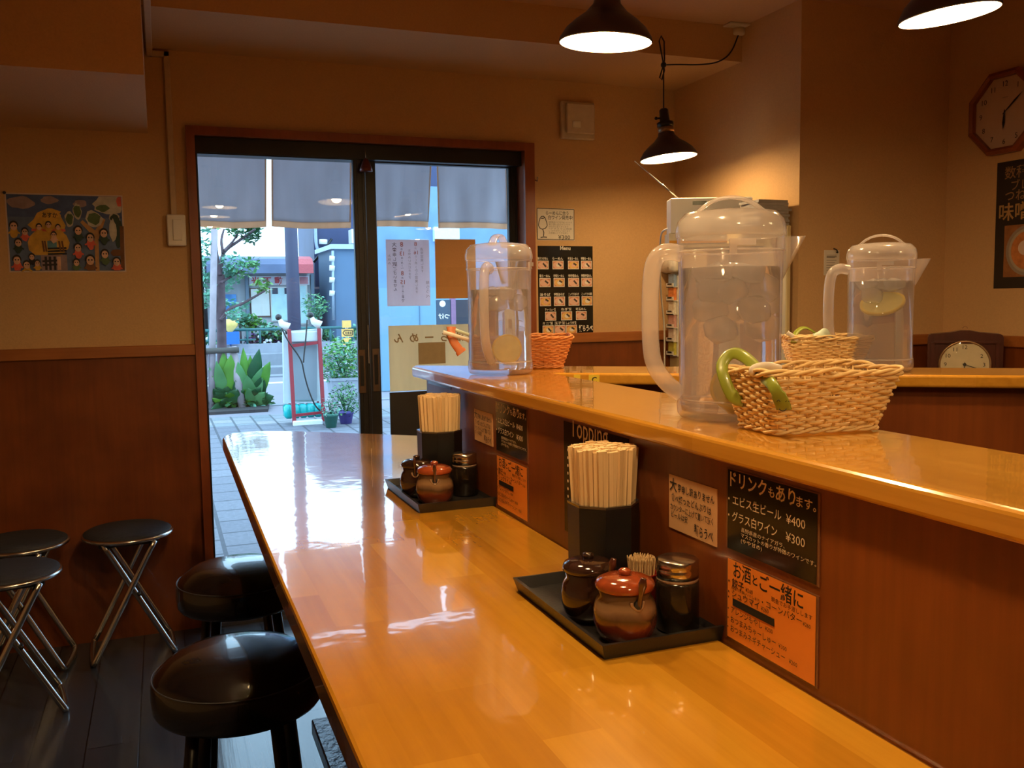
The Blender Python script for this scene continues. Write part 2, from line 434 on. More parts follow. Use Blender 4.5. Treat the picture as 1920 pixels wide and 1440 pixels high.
def slide_door(name, x0, x1, y, sl, sr, plate_x):
    m = MB().use(BLACKM)
    m.box((x0, y-.016, .012), (x0+sl, y+.016, 1.90), .003); m.box((x1-sr, y-.016, .012), (x1, y+.016, 1.90), .003)
    m.box((x0+sl, y-.016, 1.868), (x1-sr, y+.016, 1.90)); m.box((x0+sl, y-.016, .012), (x1-sr, y+.016, .10))
    for gx in (.3, .72):
        if sr > .03: m.box((x1-sr+sr*gx, y-.020, .1), (x1-sr+sr*gx+.006, y-.014, 1.87))
        else: m.box((x0+sl*gx, y-.020, .1), (x0+sl*gx+.006, y-.014, 1.87))
    d = m.build(name, kind='structure')
    MB().use(GLASS).box((x0+sl-.004, y-.003, .096), (x1-sr+.004, y+.003, 1.872)).build('glass_pane', d)
    z0, z1 = .905, 1.088
    p = MB().use(BRONZE).box((plate_x-.015, y-.0215, z0), (plate_x+.015, y-.0195, z1), .002).build('pull_plate', d)
    MB().use(BLK).box((plate_x-.008, y-.0225, z0+.03), (plate_x+.008, y-.021, z1-.025), .002).build('finger_recess', p)
    return d
slide_door('door_1', OX0+.007, .818, W+.035, .008, .052, .778)
slide_door('door_2', .812, OX1-.012, W+.078, .058, .040, .848)
MB().use(M('steel rod', (.7, .7, .7), .3, metal=1)).cyl((.808, W+.012, 1.03), (.808, W+.012, 1.19), .0016, 8).build('slide_bolt_rod', label='thin pale steel rod upright on the black door stile above the pull plates', cat='rod')

# ------------------------------------------------------------ counters
S, T = 1.1075, .846
m = MB().use(TOP)
far = [onz(u, v, T)[:2] for u, v in [(417, 822), (421, 817), (432, 812), (455, 810), (483, 808), (550, 808), (667, 812), (800, 817)]]
poly = [(.155, -1.2)] + [(.157, 1.5)] + [tuple(p) for p in far] + [(.80, 2.36), (PX-.001, 2.34), (PX-.001, -1.2)]
poly = [(float(a), float(b)) for a, b in poly]
ring = lambda k, z: [(p[0], p[1], z) for p in poly]
m.prism(poly, T-.042, T)
ct = m.build('countertop', loc=(.4, .8, T-.042), label='long glossy honey wood dining countertop reflecting the doorway', cat='counter')
bv = ct.modifiers.new('b', 'BEVEL'); bv.width = .005; bv.segments = 2; bv.limit_method = 'ANGLE'
m = MB().use(PANEL).box((.43, -1.2, 0), (.46, 2.45, T-.042))
m.build('counter_base_panel', label='dark wood panel under the long dining countertop', cat='panel')
m = MB().use(M('footrest metal', (.10, .10, .11), .28, metal=.6, bump=.6, scale=60)).box((.335, -1.2, .10), (.43, 2.45, .145), .004)
m.box((.40, -1.2, 0), (.43, 2.45, .10)); m.build('footrest', label='dark worn footrest step running under the dining countertop', cat='footrest')
m = MB().use(PANEL).box((PX, -1.2, 0), (PX+.03, 2.318, S-.028))
wp = m.build('counter_back_panel', label='red brown wooden panel rising behind the dining countertop, signs on it', cat='panel')
# raised ledge: near arm and angled far arm, one continuous worktop
tip = (.650, 2.445)
back = lambda x: 2.445 - .737*(x-.650)
poly = [(.632, -1.2), (.632, 2.40), tip, (2.80, back(2.80)), (2.80, .60), (.880, 1.996), (.866, 1.90), (.866, -1.2)]
m = MB().use(LEDGE).prism(poly, S-.028, S)
lg = m.build('ledge_worktop', loc=(.8, 1.0, S-.028), label='raised honey wood serving ledge above the dining countertop, bent into a far arm', cat='worktop')
bv = lg.modifiers.new('b', 'BEVEL'); bv.width = .006; bv.segments = 3; bv.limit_method = 'ANGLE'
d = V(1.92, -1.396, 0).normalized(); n = V(-d.y, d.x, 0)
a = V(.94, 1.975, 0) + n*.02; b = V(2.80, .622, 0) + n*.02
MB().use(PANEL).slab([a, b, b + V(0,0,S-.028), a + V(0,0,S-.028)], None, n*.03).build('far_arm_panel', label='red brown wooden panel under the far arm of the raised ledge', cat='panel')
# yellow stickers on the front edge of the far arm
YEL = M('yellow sticker', (.80, .60, .05), .5)
for (u0, u1, v0, v1, lt, lab) in ((1104, 1124, 702, 715, 'C', 'small yellow sticker marked with a letter on the ledge edge'), (1076, 1088, 702, 707, '', 'blank yellow sticker, the smaller one left of the lettered sticker')):
    # intersect with the vertical edge plane of the far arm
    def hit(u, v):
        dd = _ray(u, v); nn = np.array(n); p0 = np.array([.880, 1.996, S]); t = ((p0-EYE) @ nn) / (dd @ nn); return V(EYE + dd*t)
    p, q = hit(u0, v0), hit(u1, v1); w_ = (V(q.x, q.y, 0)-V(p.x, p.y, 0)).length
    zt, zb = S-.004, S-.004-(.021 if lt else .010)
    o = V(p.x, p.y, zt) - n*.0015
    mm = MB().use(YEL); mm.slab([o, o-V(0,0,zt-zb), o-V(0,0,zt-zb)+d*w_, o+d*w_], None, n*.0012)
    r = mm.build('sticker', label=lab, cat='sticker', group=None)
    if lt:
        F = Flat(o, d, (0, 0, 1)); F.text('C', w_*.3, .018, .018, INK, bold=.02); F.build('lettering', r)

# ------------------------------------------------------------ pendant lamps
SHADE = M('dark enamel shade', (.05, .03, .035), .35, metal=.2)
INNER = M('white enamel inside the shade', (.85, .84, .80), .4, noise=.01)
BULB = M('lit bulb', (1, .9, .7), .4, noise=0, emit=(*LAMP_COL, LAMP))
BULB2 = M('lit small bulb', (1, .9, .7), .4, noise=0, emit=(*LAMP_COL, LAMP*.5))
BRASS = M('dull brass collar', (.35, .22, .12), .35, metal=.8)
def lamp(x, y, z, R_, label, tilt=(0, 0), hook=None, top=None, bulb=None):
    root = thing('pendant_lamp', (0, 0, 0), label, 'lamp', 'black pendant lamps over the counters')
    tx, ty = tilt; A = Matrix.Rotation(math.radians(ty), 3, 'Y') @ Matrix.Rotation(math.radians(tx), 3, 'X'); c0 = V(x, y, z)
    def tr(mb): mb.v = [tuple(A @ (V(p) - c0) + c0) for p in mb.v]; return mb
    pr = [(R_, 0), (R_*.985, .008), (R_*.86, .030), (R_*.66, .050), (R_*.46, .066), (R_*.30, .086), (R_*.27, .100)]
    tr(MB().use(SHADE, True).lathe(pr, (x, y, z), 40, caps=False)).build('shade', root)
    tr(MB().use(INNER, True).lathe([(r-.0025, zz-.002) for r, zz in pr], (x, y, z), 40, caps=False)).build('shade_lining', root)
    tr(MB().use(BRASS, True).lathe([(R_*.275, .098), (R_*.285, .112), (R_*.25, .122), (.004, .123)], (x, y, z), 24)).build('collar', root)
    k = tr(MB().use(BLK, True).lathe([(.004, .120), (.032, .121), (.033, .138), (.020, .143), (.018, .185), (.012, .192), (.004, .193)], (x, y, z), 20)).build('socket', root)
    tr(MB().use(BLK, True).cyl((x-.018, y, z+.155), (x-.036, y, z+.155), .0035, 8).ball((x-.038, y, z+.155), .007, 8, 5)).build('switch_knob', k)
    tr(MB().use(bulb or BULB, True).lathe([(.012, .088), (.014, .070), (.026, .050), (.031, .030), (.026, .010), (.012, -.003), (.002, -.005)], (x, y, z), 12)).build('bulb', root)
    P = A @ V(0, 0, .190) + c0
    cord = MB().use(BLK, True)
    if hook is None: cord.cyl(P, (x, y, ZC), .0028, 8); cord.lathe([(.045, -.018), (.05, 0)], (x, y, ZC), 20)
    else:
        hk, kn, pl = V(hook), V(hook) + V(.004, -.012, -.112), V(top)
        cord.tube([P, kn + V(0, 0, -.05), kn], .0028, 8)
        cord.tube([kn, hk + V(-.012, -.006, -.02), hk + V(-.004, -.006, 0), hk + V(.010, -.006, -.02), kn + V(.004, 0, .02), kn], .003, 8)
        cord.tube([kn, kn + V(-.018, 0, -.05), kn + V(-.008, 0, -.058), kn + V(.004, 0, -.02), kn], .003, 8)
        cord.ball(kn, .012, 10, 6)
        q = [kn, kn + (pl-kn)*.18 + V(0, 0, -.02), kn + (pl-kn)*.45 + V(0, 0, -.055), kn + (pl-kn)*.72 + V(0, 0, -.08), kn + (pl-kn)*.9 + V(0, 0, -.065), pl]
        q = smooth(q, 3); cord.tube(q, .003, 8)
    cord.build('cord', root)
    return root
def smooth(pts, it=2, closed=False):
    pts = [V(p) for p in pts]
    for _ in range(it):
        out = [] if closed else [pts[0]]
        n_ = len(pts)
        for i in range(n_ if closed else n_-1):
            a, b = pts[i], pts[(i+1) % n_]; out += [a*.75+b*.25, a*.25+b*.75]
        if not closed: out.append(pts[-1])
        pts = out
    return pts
plug = V(onz(1385, 50, ZC)[0], onz(1385, 50, ZC)[1], ZC)
lamp(1.025, 2.009, 1.895, .112, 'glowing pendant lamp hanging above the long counter, top middle of the photo', tilt=(4, 1))
lamp(1.614, 1.544, 1.880, .103, 'glowing pendant lamp cut by the top photo edge at the right', tilt=(0, -7))
lamp(1.900, 3.185, 1.835, .113, 'small looking dark pendant lamp hung on a knotted cord in the far corner', tilt=(-3, -5), hook=(1.894, 3.232, 2.312), top=plug - V(0, 0, .03), bulb=BULB2)
for x, y in ((.38, 1.50), (.38, .85), (.40, -.07), (2.14, .20), (2.4, -1.1)):
    lamp(x, y, 1.90, .11, 'dark pendant lamp over the near part of the room outside the photo')
pz = ZC
m = MB().use(M('ceiling outlet cream', (.62, .50, .38), .5)).box((plug.x-.075, plug.y-.055, pz-.008), (plug.x+.085, plug.y+.055, pz), .003)
r = m.build('ceiling_outlet', label='square cream outlet plate on the ceiling with the lamp cord plugged in', cat='outlet')
MB().use(M('ceiling outlet cream'), True).lathe([(.022, -.035), (.026, -.028), (.026, -.008)], (plug.x, plug.y, pz), 20).build('plug', r)

# ------------------------------------------------------------ wall fittings
cx = .068
m = MB().use(M('conduit cream', (.55, .40, .24), .5))
def bar(a, b, w_=.011): m.box([min(p, q) - w_ for p, q in zip(a, b)], [max(p, q) + w_ for p, q in zip(a, b)], .003)
yy = W - .012
bar((.066, yy, 1.60), (.066, yy, 2.225)); bar((.014, yy, 2.225), (.066, yy, 2.225)); bar((.006, 2.9, 2.225), (.006, yy, 2.225))
m.build('cable_conduit', label='thin square cream conduit bent along the soffit and down to the switch box', cat='conduit')
a, b = ony(312, 402, W-.03), ony(350, 461, W-.03)
r = MB().use(WHITEP).box((a[0], W-.035, b[2]), (b[0], W, a[2]), .004).build('switch_box', label='ivory switch box mounted on the wall left of the door', cat='switch')
MB().use(WHITEP).box((a[0]+.02, W-.040, b[2]+.02), (b[0]-.014, W-.034, a[2]-.018), .002).build('rocker', r)
a, b = ony(1054, 188, W-.03), ony(1117, 262, W-.03)
VENT = M('aged ivory vent', (.62, .52, .40), .45)
r = MB().use(VENT).box((a[0], W-.022, b[2]), (b[0], W, a[2]), .004).build('wall_vent', label='square ivory vent cover high on the wall right of the door', cat='vent')
p = MB().use(VENT).box((a[0]+.018, W-.040, b[2]+.022), (b[0]-.008, W-.026, a[2]-.010), .004).build('cover_flap', r)
MB().use(M('pale smooth plate', (.8, .78, .72), .1)).box((a[0]+.045, W-.043, b[2]+.045), (a[0]+.085, W-.0395, b[2]+.075)).build('pale_plate', p)  # small paler, smoother plate raised on the cover flap
q = V(ony(1003, 338, W-.015))
MB().use(CHROME, True).tube(smooth([q+V(-.008, .012, 0), q+V(0, -.01, 0), q+V(.004, -.02, -.008), q+V(.004, -.022, .012)]), .003, 8).build('coat_hook', label='small metal hook screwed to the right side of the door casing', cat='hook')
q = V(ony(686, 303, W-.02))
BELL = M('red copper bell', (.13, .03, .02), .35, metal=.4)
r = MB().use(BELL, True).lathe([(.026, -.040), (.025, -.030), (.018, -.008), (.010, .008), (.003, .014)], q, 20).build('door_bell', label='small reddish brown bell hanging at the top of the black door stiles', cat='bell')
MB().use(CHROME, True).cyl(q+V(0, 0, .012), q+V(0, .014, .06), .0012, 6).build('wire', r)

# ------------------------------------------------------------ bar stools and folding stools
LEATHER = M('black vinyl', (.005, .005, .007), .24, noise=.02, scale=60, bump=.03, coat=.7)
def seam(z, r, mat): return None
LEGB = M('black steel leg', (.012, .012, .013), .35, metal=.5)
st0 = proto('bar_stool', '', 'stool', 'round black stools at the long counter')
SR, SZ = .160, .560
MB().use(LEATHER, True).lathe([(.003, SZ+.012), (.05, SZ+.0115), (.09, SZ+.008), (.118, SZ+.001), (.136, SZ-.010), (.150, SZ-.022), (.1585, SZ-.031), (SR, SZ-.038), (SR+.002, SZ-.060), (SR, SZ-.088), (SR-.006, SZ-.097), (.003, SZ-.099)], (0, 0, 0), 56).build('seat', st0)
MB().use(M('piping thread', (.06, .06, .07), .4), True).tube([(.1585*math.cos(t*math.pi/32), .1585*math.sin(t*math.pi/32), SZ-.030) for t in range(64)], .0012, 6, closed=True).build('piping', st0)
for k in range(4):
    a = math.radians(45+90*k-12); c, s_ = math.cos(a), math.sin(a)
    MB().use(LEGB, True).tube([(c*.105, s_*.105, SZ-.098), (c*.125, s_*.125, .30), (c*.155, s_*.155, .004)], .0125, 12).build('leg', st0)
MB().use(CHROME, True).tube([(.137*math.cos(t*math.pi/24), .137*math.sin(t*math.pi/24), .20) for t in range(48)], .006, 8, closed=True).build('foot_ring', st0)
c = onz(447, 1244, SZ); dup(st0, (c[0], c[1], 0), first=True, sc=1.04, label='round black vinyl stool nearest the camera, half under the countertop')
c = onz(450, 1072, SZ); dup(st0, (c[0], c[1], 0), .3, sc=1.03, label='round black vinyl stool behind the nearest one, close to the doorway')
c = (.13, .75); dup(st0, (c[0], c[1], 0), .8, label='round black vinyl stool beside the camera, outside the photo')

FAB = M('dark blue black fabric', (.020, .022, .032), .8, noise=.3, scale=8, stretch=(1, 30, 1), bump=.3)
fs = proto('folding_stool', '', 'stool', 'folding stools against the left wall')
HZ = .475
m = MB().use(FAB, True).lathe([(.003, HZ), (.08, HZ-.001), (.135, HZ-.006), (.150, HZ-.014), (.152, HZ-.022), (.003, HZ-.024)], (0, 0, 0), 48); m.build('seat', fs)
MB().use(CHROME, True).tube([(.151*math.cos(t*math.pi/24), .151*math.sin(t*math.pi/24), HZ-.026) for t in range(48)], .008, 8, closed=True).build('seat_ring', fs)
for sgn, hw in ((1, .105), (-1, .125)):
    pts = smooth([(-sgn*.085, -hw, HZ-.034), (sgn*.125, -hw, .035), (sgn*.140, -hw, .009), (sgn*.140, hw, .009), (sgn*.125, hw, .035), (-sgn*.085, hw, HZ-.034)], 2)
    MB().use(CHROME, True).tube(pts, .0105, 10).build('leg_frame', fs)
for y in (-.115, .115): MB().use(BLK, True).cyl((0.025, y-.018, .25), (.025, y+.018, .25), .006, 10).build('pivot_bolt', fs)
for y in (-.09, .09): MB().use(BLK).box((-.10, y-.016, HZ-.05), (.10, y+.016, HZ-.024), .003).build('bracket', fs)
dup(fs, (-.150, W-.170, 0), .06, first=True, label='dark folding stool with crossed steel legs standing alone by the wood wainscot')
dup(fs, (-.500, W-.180, 0), -.1, label='dark folding stool at the wall, partly behind the front folding stool')
dup(fs, (-.488, 3.18, 0), .16, label='dark folding stool cut by the left photo edge, nearest of the folding stools')
# ------------------------------------------------------------ signs on the counter panel
SBLK = M('black laminated sign', (.010, .009, .008), .16, noise=.02, coat=.15, spec=.35)
LAM = M('laminate film edge', (.20, .085, .045), .2, coat=.5)
CREAM = M('cream chalk lettering', (.75, .58, .40), .6, noise=.02)
ORG = M('orange card', (.86, .27, .035), .35, noise=.03, coat=.3)
KRAFT = M('kraft card', (.62, .36, .18), .6, noise=.05)
def drink_sign(c0, c1, label):
    r, F, w, h = sheet('drink_sign', 'x', c0, c1, PX, LAM, label, 'sign', group='laminated drink signs')
    F.rect(w*.02, h*.015, w*.98, h*.985, SBLK)
    F.text('ドリンク', w*.05, h*.20, w*.125, CREAM, bold=.016, width=w*.42); F.text('も', w*.49, h*.19, w*.08, CREAM, bold=.012)
    F.text('あり', w*.57, h*.20, w*.12, CREAM, bold=.016, width=w*.2); F.text('ます。', w*.78, h*.20, w*.08, CREAM, bold=.012, width=w*.19)
    F.text('・エビス生ビール', w*.03, h*.42, w*.080, CREAM, bold=.006, width=w*.60); F.text('¥400', w*.68, h*.43, w*.085, CREAM, bold=0, width=w*.19)
    F.text('・グラス白ワイン', w*.03, h*.62, w*.080, CREAM, bold=.006, width=w*.56); F.text('¥300', w*.68, h*.63, w*.085, CREAM, bold=0, width=w*.19)
    F.text('長野県産のナイアガラ、', w*.19, h*.72, w*.036, CREAM, bold=0, width=w*.48)
    F.text('マスカットの香りが特徴のワインです。', w*.19, h*.785, w*.036, CREAM, bold=0, width=w*.79)
    F.text('(やや甘め)', w*.19, h*.85, w*.036, CREAM, bold=0, width=w*.24)
    F.build('lettering', r)
def food_sign(c0, c1, label):
    r, F, w, h = sheet('food_sign', 'x', c0, c1, PX, LAM, label, 'sign', group='orange food signs')
    F.rect(w*.02, h*.015, w*.98, h*.98, ORG)
    F.text('お酒', w*.09, h*.20, w*.13, INK, bold=.012, width=w*.21); F.text('と', w*.32, h*.19, w*.08, INK, bold=.02)
    F.text('ご一緒に', w*.40, h*.21, w*.13, INK, bold=.012, width=w*.46)
    F.text('現金でお手渡しします', w*.53, h*.285, w*.038, INK, bold=0, width=w*.42)
    F.text('・餃子', w*.03, h*.33, w*.070, INK, bold=.01, width=w*.19); F.text('¥260', w*.24, h*.32, w*.042, INK, bold=0)
    F.text('(現金でお願いいたします)', w*.07, h*.365, w*.024, INK, bold=0, width=w*.34)
    F.text('・シュウマイ', w*.03, h*.455, w*.062, INK, bold=.005, width=w*.37); F.text('¥260', w*.42, h*.45, w*.042, INK, bold=0)
    F.text('・コーンバター', w*.43, h*.385, w*.058, INK, bold=.004, width=w*.42); F.text('¥260', w*.86, h*.385, w*.038, INK, bold=0)
    F.text('・', w*.03, h*.52, w*.058, INK); F.rect(w*.09, h*.475, w*.57, h*.565, INK)
    F.text('・アレンジもやし', w*.03, h*.66, w*.058, INK, bold=.004, width=w*.41); F.text('¥200', w*.47, h*.655, w*.042, INK, bold=0)
    F.text('・おつまみちゃーしゅー', w*.03, h*.775, w*.058, INK, bold=.004, width=w*.56); F.text('¥300', w*.62, h*.77, w*.042, INK, bold=0)
    F.text('・おつまみネギチャーシュー', w*.03, h*.885, w*.058, INK, bold=.004, width=w*.66); F.text('¥260', w*.73, h*.88, w*.042, INK, bold=0)
    F.build('lettering', r)
def notice(c0, c1, label):
    r, F, w, h = sheet('notice_card', 'x', c0, c1, PX, KRAFT, label, 'notice', group='kraft notice cards')
    F.text('大', w*.02, h*.28, w*.17, INK, bold=.014, jitter=.02); F.text('変申し訳ありません', w*.20, h*.27, w*.105, INK, bold=.014, width=w*.76, jitter=.05)
    F.text('食べ終ったどんぶりは', w*.06, h*.47, w*.10, INK, bold=.012, width=w*.84, jitter=.05)
    F.text('カウンターに上げて置いて頂く', w*.04, h*.64, w*.088, INK, bold=.01, width=w*.90, jitter=.05)
    F.text('ビールは安', w*.06, h*.78, w*.088, INK, bold=.01, width=w*.36, jitter=.04)
    F.text('麺らうべ', w*.56, h*.93, w*.14, INK, bold=.014, width=w*.38, jitter=.04)
    F.build('lettering', r)
drink_sign((1364, 876), (1537, 1101), 'black laminated drink sign nearest the camera with cream lettering')
food_sign((1364, 1042), (1534, 1292), 'orange food price card nearest the camera under the black drink sign')
notice((1256, 888), (1345, 1026), 'kraft notice card with brush writing left of the nearest drink sign')
drink_sign((930, 751), (991, 869), 'black laminated drink sign farther away above the far condiment tray end')
food_sign((932, 851), (992, 981), 'orange food price card farther away, touching the far condiment tray')
notice((890, 766), (925, 838), 'small kraft notice card left of the farther drink sign')
r, F, w, h = sheet('topping_sign', 'x', (1058, 789), (1180, 1060), PX, SBLK, 'tall black topping menu half hidden behind the near chopsticks', 'sign')
F.text('Topping', w*.12, h*.115, w*.22, CREAM, bold=0, width=w*.60)
for i in range(8): F.disc(w*.075, h*(.25+.07*i), w*.012, CREAM, n=8)
for i, t in enumerate(['味付玉子', 'ねぎ', 'のり', 'メンマ', 'もやし', 'コーン', 'バター', 'チャーシュー']): F.text(t + ' ¥100', w*.14, h*(.265+.07*i), w*.09, CREAM, bold=0)
F.build('lettering', r)
r, F, w, h = sheet('notice_board', 'x', (803, 708), (846, 731), PX, SBLK, 'small black card tucked under the far tip of the ledge', 'sign')
F.line([(w*.15, h*.2), (w*.8, h*.28)], .002, CREAM); F.build('lettering', r)

# ------------------------------------------------------------ sheets on the front wall
PAPER = M('white paper', (.74, .68, .60), .6, noise=.02)
GREY = M('pale grey ink', (.25, .22, .2), .6, noise=0)
r, F, w, h = sheet('wine_notice', 'y', (1006, 390), (1077, 451), W, PAPER, 'white hand drawn wine notice with a glass, above the black menu', 'notice')
for q in ([(.01,.01),(.99,.02)], [(.99,.02),(.985,.98)], [(.985,.98),(.01,.97)], [(.01,.97),(.01,.01)]): F.line([(w*a, h*b) for a, b in q], .003, INK)
F.text('らーめんに合う', w*.24, h*.20, w*.11, INK, bold=.01, width=w*.6); F.text('白ワイン発売中!', w*.30, h*.34, w*.11, INK, bold=.01, width=w*.66)
for i, t in enumerate(['長野県産ナイアガラ&シャルドネ', '香り高い白ワインです', 'ほのかに甘くすっきり', '*グラスでご用意', 'しっかり冷やしております', 'お気軽にどうぞお試し']): F.text(t, w*.31, h*(.46+.067*i), w*.05, GREY, bold=0, width=w*(.62 - .05*(i % 3)))
F.text('¥300', w*.56, h*.965, w*.14, INK, bold=0, width=w*.32)
g = [(.10,.27),(.17,.25),(.21,.29),(.26,.45),(.27,.55),(.22,.63),(.14,.66),(.08,.63),(.04,.55),(.05,.44),(.09,.30),(.13,.32),(.19,.31),(.21,.28)]
F.line([(w*a, h*b) for a, b in g], .0035, INK); F.line([(w*.15, h*.66), (w*.18, h*.76), (w*.17, h*.88)], .004, INK); F.line([(w*.09, h*.92), (w*.17, h*.90), (w*.26, h*.91)], .004, INK)
F.build('drawing', r)

r, F, w, h = sheet('menu_poster', 'y', (1008, 461), (1112, 625), W, SBLK, 'black ramen menu poster with rows of small dish photos', 'poster')
WHT = M('white print', (.85, .80, .74), .5, noise=0)
PK = M('photo bowl pink', (.80, .50, .40), .5, noise=.1, scale=200); PY = M('photo bowl yellow', (.80, .50, .16), .5, noise=.1, scale=200)
PB = M('photo table', (.62, .24, .12), .5, noise=.2, scale=300); NORI = M('photo nori', (.05, .03, .02), .5, noise=.1)
F.text('Menu', w*.40, h*.045, w*.095, WHT, bold=.02, width=w*.19)
rows = [(.165, .265, [.09, .36, .64, .88], .0), (.36, .465, [.12, .375, .64, .88], 0), (.57, .68, [.12, .375, .64, .88], 0), (.74, .845, [.21, .50, .77], 0), (.895, 1.0, [.16, .375, .585], 0)]
names = ['魚介つけめん', 'らーめん', '味玉らーめん', '特製らーめん', '塩らーめん', '味噌らーめん', '辛味噌めん', '特製味噌めん', '油そば', '特製油そば', 'こってり油そば', 'こってり中華', 'チャーシュー飯', 'ねぎ飯', '味玉めん', 'ミニ飯', '玉子飯', 'しょうゆ飯']
k = 0
for v0, v1, us, _ in rows:
    for u in us:
        hw = .10; a, b = w*(u-hw), w*(u+hw)
        F.rect(a, h*v0, b, h*(v1-.004), WHT); F.rect(a+.003, h*v0+.003, b-.003, h*(v1-.004)-.003, PB)
        F.disc(w*u, h*(v0+v1)/2, w*hw*.88, (PK, PK, PY)[k % 3 if k < 12 else (k % 2)*2], ry=h*(v1-v0)*.40); F.disc(w*(u+.01), h*(v0+v1)/2, w*hw*.45, WHT if k % 2 else PK, ry=h*(v1-v0)*.22)
        F.line([(w*(u+.0), h*(v0+.03)), (w*(u+.055), h*(v0+.07-.01*(k % 3)))], .008, NORI)
        F.text(names[k], a, h*(v0-.012), w*.05, WHT, bold=.02, width=w*.19); k += 1
F.text('麺らうべ', w*.72, h*.965, w*.11, WHT, bold=.04, width=w*.26); F.build('menu_print', r)

# child's painting
FRAME = M('painting paper edge', (.62, .50, .42), .6)
r, F, w, h = sheet('childrens_painting', 'y', (8, 361), (237, 510), W, FRAME, "child's bright painting of a school with many figures, on the left wall", 'painting')
def pm(n_, c): return M('paint ' + n_, c, .6, noise=.25, scale=35)
SKY, GND, YLW, TAN, GRN, DGR = pm('blue', (.06, .10, .25)), pm('soft blue', (.10, .15, .28)), pm('yellow', (.62, .36, .05)), pm('tan', (.45, .24, .09)), pm('green', (.08, .14, .06)), pm('dark green', (.02, .05, .04))
PNK, RED, BLKP, GYP, BRN, PALE = pm('pink', (.72, .42, .30)), pm('red', (.72, .12, .08)), pm('black', (.015, .012, .015)), pm('grey', (.30, .22, .24)), pm('brown', (.16, .06, .02)), pm('pale', (.50, .48, .42))
F.rect(.005, .005, w-.005, h-.005, GND)
U = lambda x: w*x
H = lambda y: h*y
def blob(x, y, rx, ry, mt, n=14, j=.18, seed=0):
    rd = random.Random(seed + int(x*997) + int(y*331)); F.poly([(min(w-.006, max(.006, U(x) + rx*w*math.cos(2*math.pi*i/n)*(1+rd.uniform(-j, j)))), min(h-.006, max(.006, H(y) + ry*h*math.sin(2*math.pi*i/n)*(1+rd.uniform(-j, j))))) for i in range(n)], mt)
F.rect(.005, .005, w-.005, H(.30), SKY)
for a in ((.12, .12, .12, .08), (.37, .08, .07, .05), (.63, .12, .06, .05), (.88, .12, .13, .13)): blob(*a, PALE if a[0] > .8 else GYP)
blob(.97, .08, .03, .07, RED)
blob(.34, .62, .16, .20, YLW); blob(.35, .40, .15, .18, YLW); blob(.37, .25, .09, .06, YLW)
F.rect(U(.27), H(.78), U(.49), h-.006, GYP)
F.text('あすか', U(.30), H(.30), U(.055), INK, bold=.02, width=U(.13))
F.rect(U(.205), H(.45), U(.49), H(.48), RED)
F.rect(U(.33), H(.60), U(.41), H(.69), pm('window blue', (.10, .26, .36)))
for y in (.70, .735, .77): F.line([(U(.33), H(y)), (U(.49), H(y-.01))], .007, BLKP)
for x in (.29, .31, .43, .455): F.line([(U(x), H(.60)), (U(x+.01), H(.74))], .006, BRN)
for y in (.86, .91): F.line([(U(.28), H(y)), (U(.42), H(y-.01))], .007, BLKP)
for x in (.31, .345, .385): F.line([(U(x), H(.80)), (U(x), h-.008)], .008, BLKP)
F.line([(U(.42), H(.80)), (U(.42), h-.008)], .012, PNK)
F.poly([(U(.73), H(.99)), (U(.735), H(.55)), (U(.62), H(.36)), (U(.64), H(.33)), (U(.745), H(.46)), (U(.82), H(.30)), (U(.84), H(.32)), (U(.77), H(.58)), (U(.765), H(.99))], TAN)
for a in ((.60, .22, .04, .10), (.53, .32, .04, .10), (.74, .31, .075, .10), (.82, .17, .07, .06), (.92, .30, .05, .07)): blob(*a, PALE, seed=3); blob(a[0], a[1], a[2]*.8, a[3]*.75, GRN if a[0] != .92 else DGR, seed=7)
blob(.95, .48, .045, .20, DGR); blob(.90, .45, .03, .15, PALE); F.line([(U(.98), H(.4)), (U(.97), H(.97))], .014, BRN); blob(.93, .75, .06, .045, BRN)
for (x, y, s_, bc) in [(.06, .41, 1, YLW), (.15, .48, .8, RED), (.09, .62, .9, DGR), (.07, .84, 1, RED), (.15, .90, .9, YLW), (.195, .80, .7, BLKP), (.27, .42, .7, YLW), (.35, .39, .7, YLW), (.43, .42, .6, YLW), (.39, .52, .7, PNK), (.60, .46, 1, DGR), (.70, .55, 1, RED), (.59, .68, .95, RED), (.57, .87, .8, GRN), (.69, .84, 1.15, BRN), (.82, .49, 1, DGR), (.82, .76, 1, GRN), (.92, .86, 1, RED), (.24, .88, .7, YLW)]:
    q = .030*s_
    blob(x, y+.085*s_, q*1.15, .07*s_, bc, seed=1)
    for k in (-1, 1): F.line([(U(x), H(y+.06*s_)), (U(x+k*q*1.6), H(y+.10*s_))], .006*s_, bc)
    F.disc(U(x), H(y), U(q*1.25), BLKP, ry=H(.062*s_), a0=-15, a1=195); F.disc(U(x), H(y+.012), U(q*.95), PNK, ry=H(.050*s_))
    for k in (-1, 1): F.disc(U(x+k*q*.4), H(y+.004), .0028*s_, INK, n=6)
F.build('painting_surface', r)
MB().use(BLK).ball(V(ony(8, 361, W-.006)), .006, 8, 5).build('pin', r)

# small certificate on the column wall
r, F, w, h = sheet('receipt_paper', 'y', (1545, 469), (1573, 516), Y3, PAPER, 'small white printed slip pinned on the wall beside the far pitcher', 'paper')
for i in range(7): F.line([(w*.15, h*(.2+.1*i)), (w*(.8-.1*(i % 2)), h*(.2+.1*i))], .002, GREY)
F.rect(w*.15, h*.24, w*.8, h*.28, GREY); F.build('print', r)
q = V(ony(1566, 471, Y3-.01)); MB().use(BLK).tube(smooth([q+V(0, .008, .01), q+V(0, -.008, .006), q+V(.004, -.012, -.008), q+V(-.004, -.012, -.004)]), .0025, 6).build('black_hook', label='tiny black hook above the white slip on the wall', cat='hook')

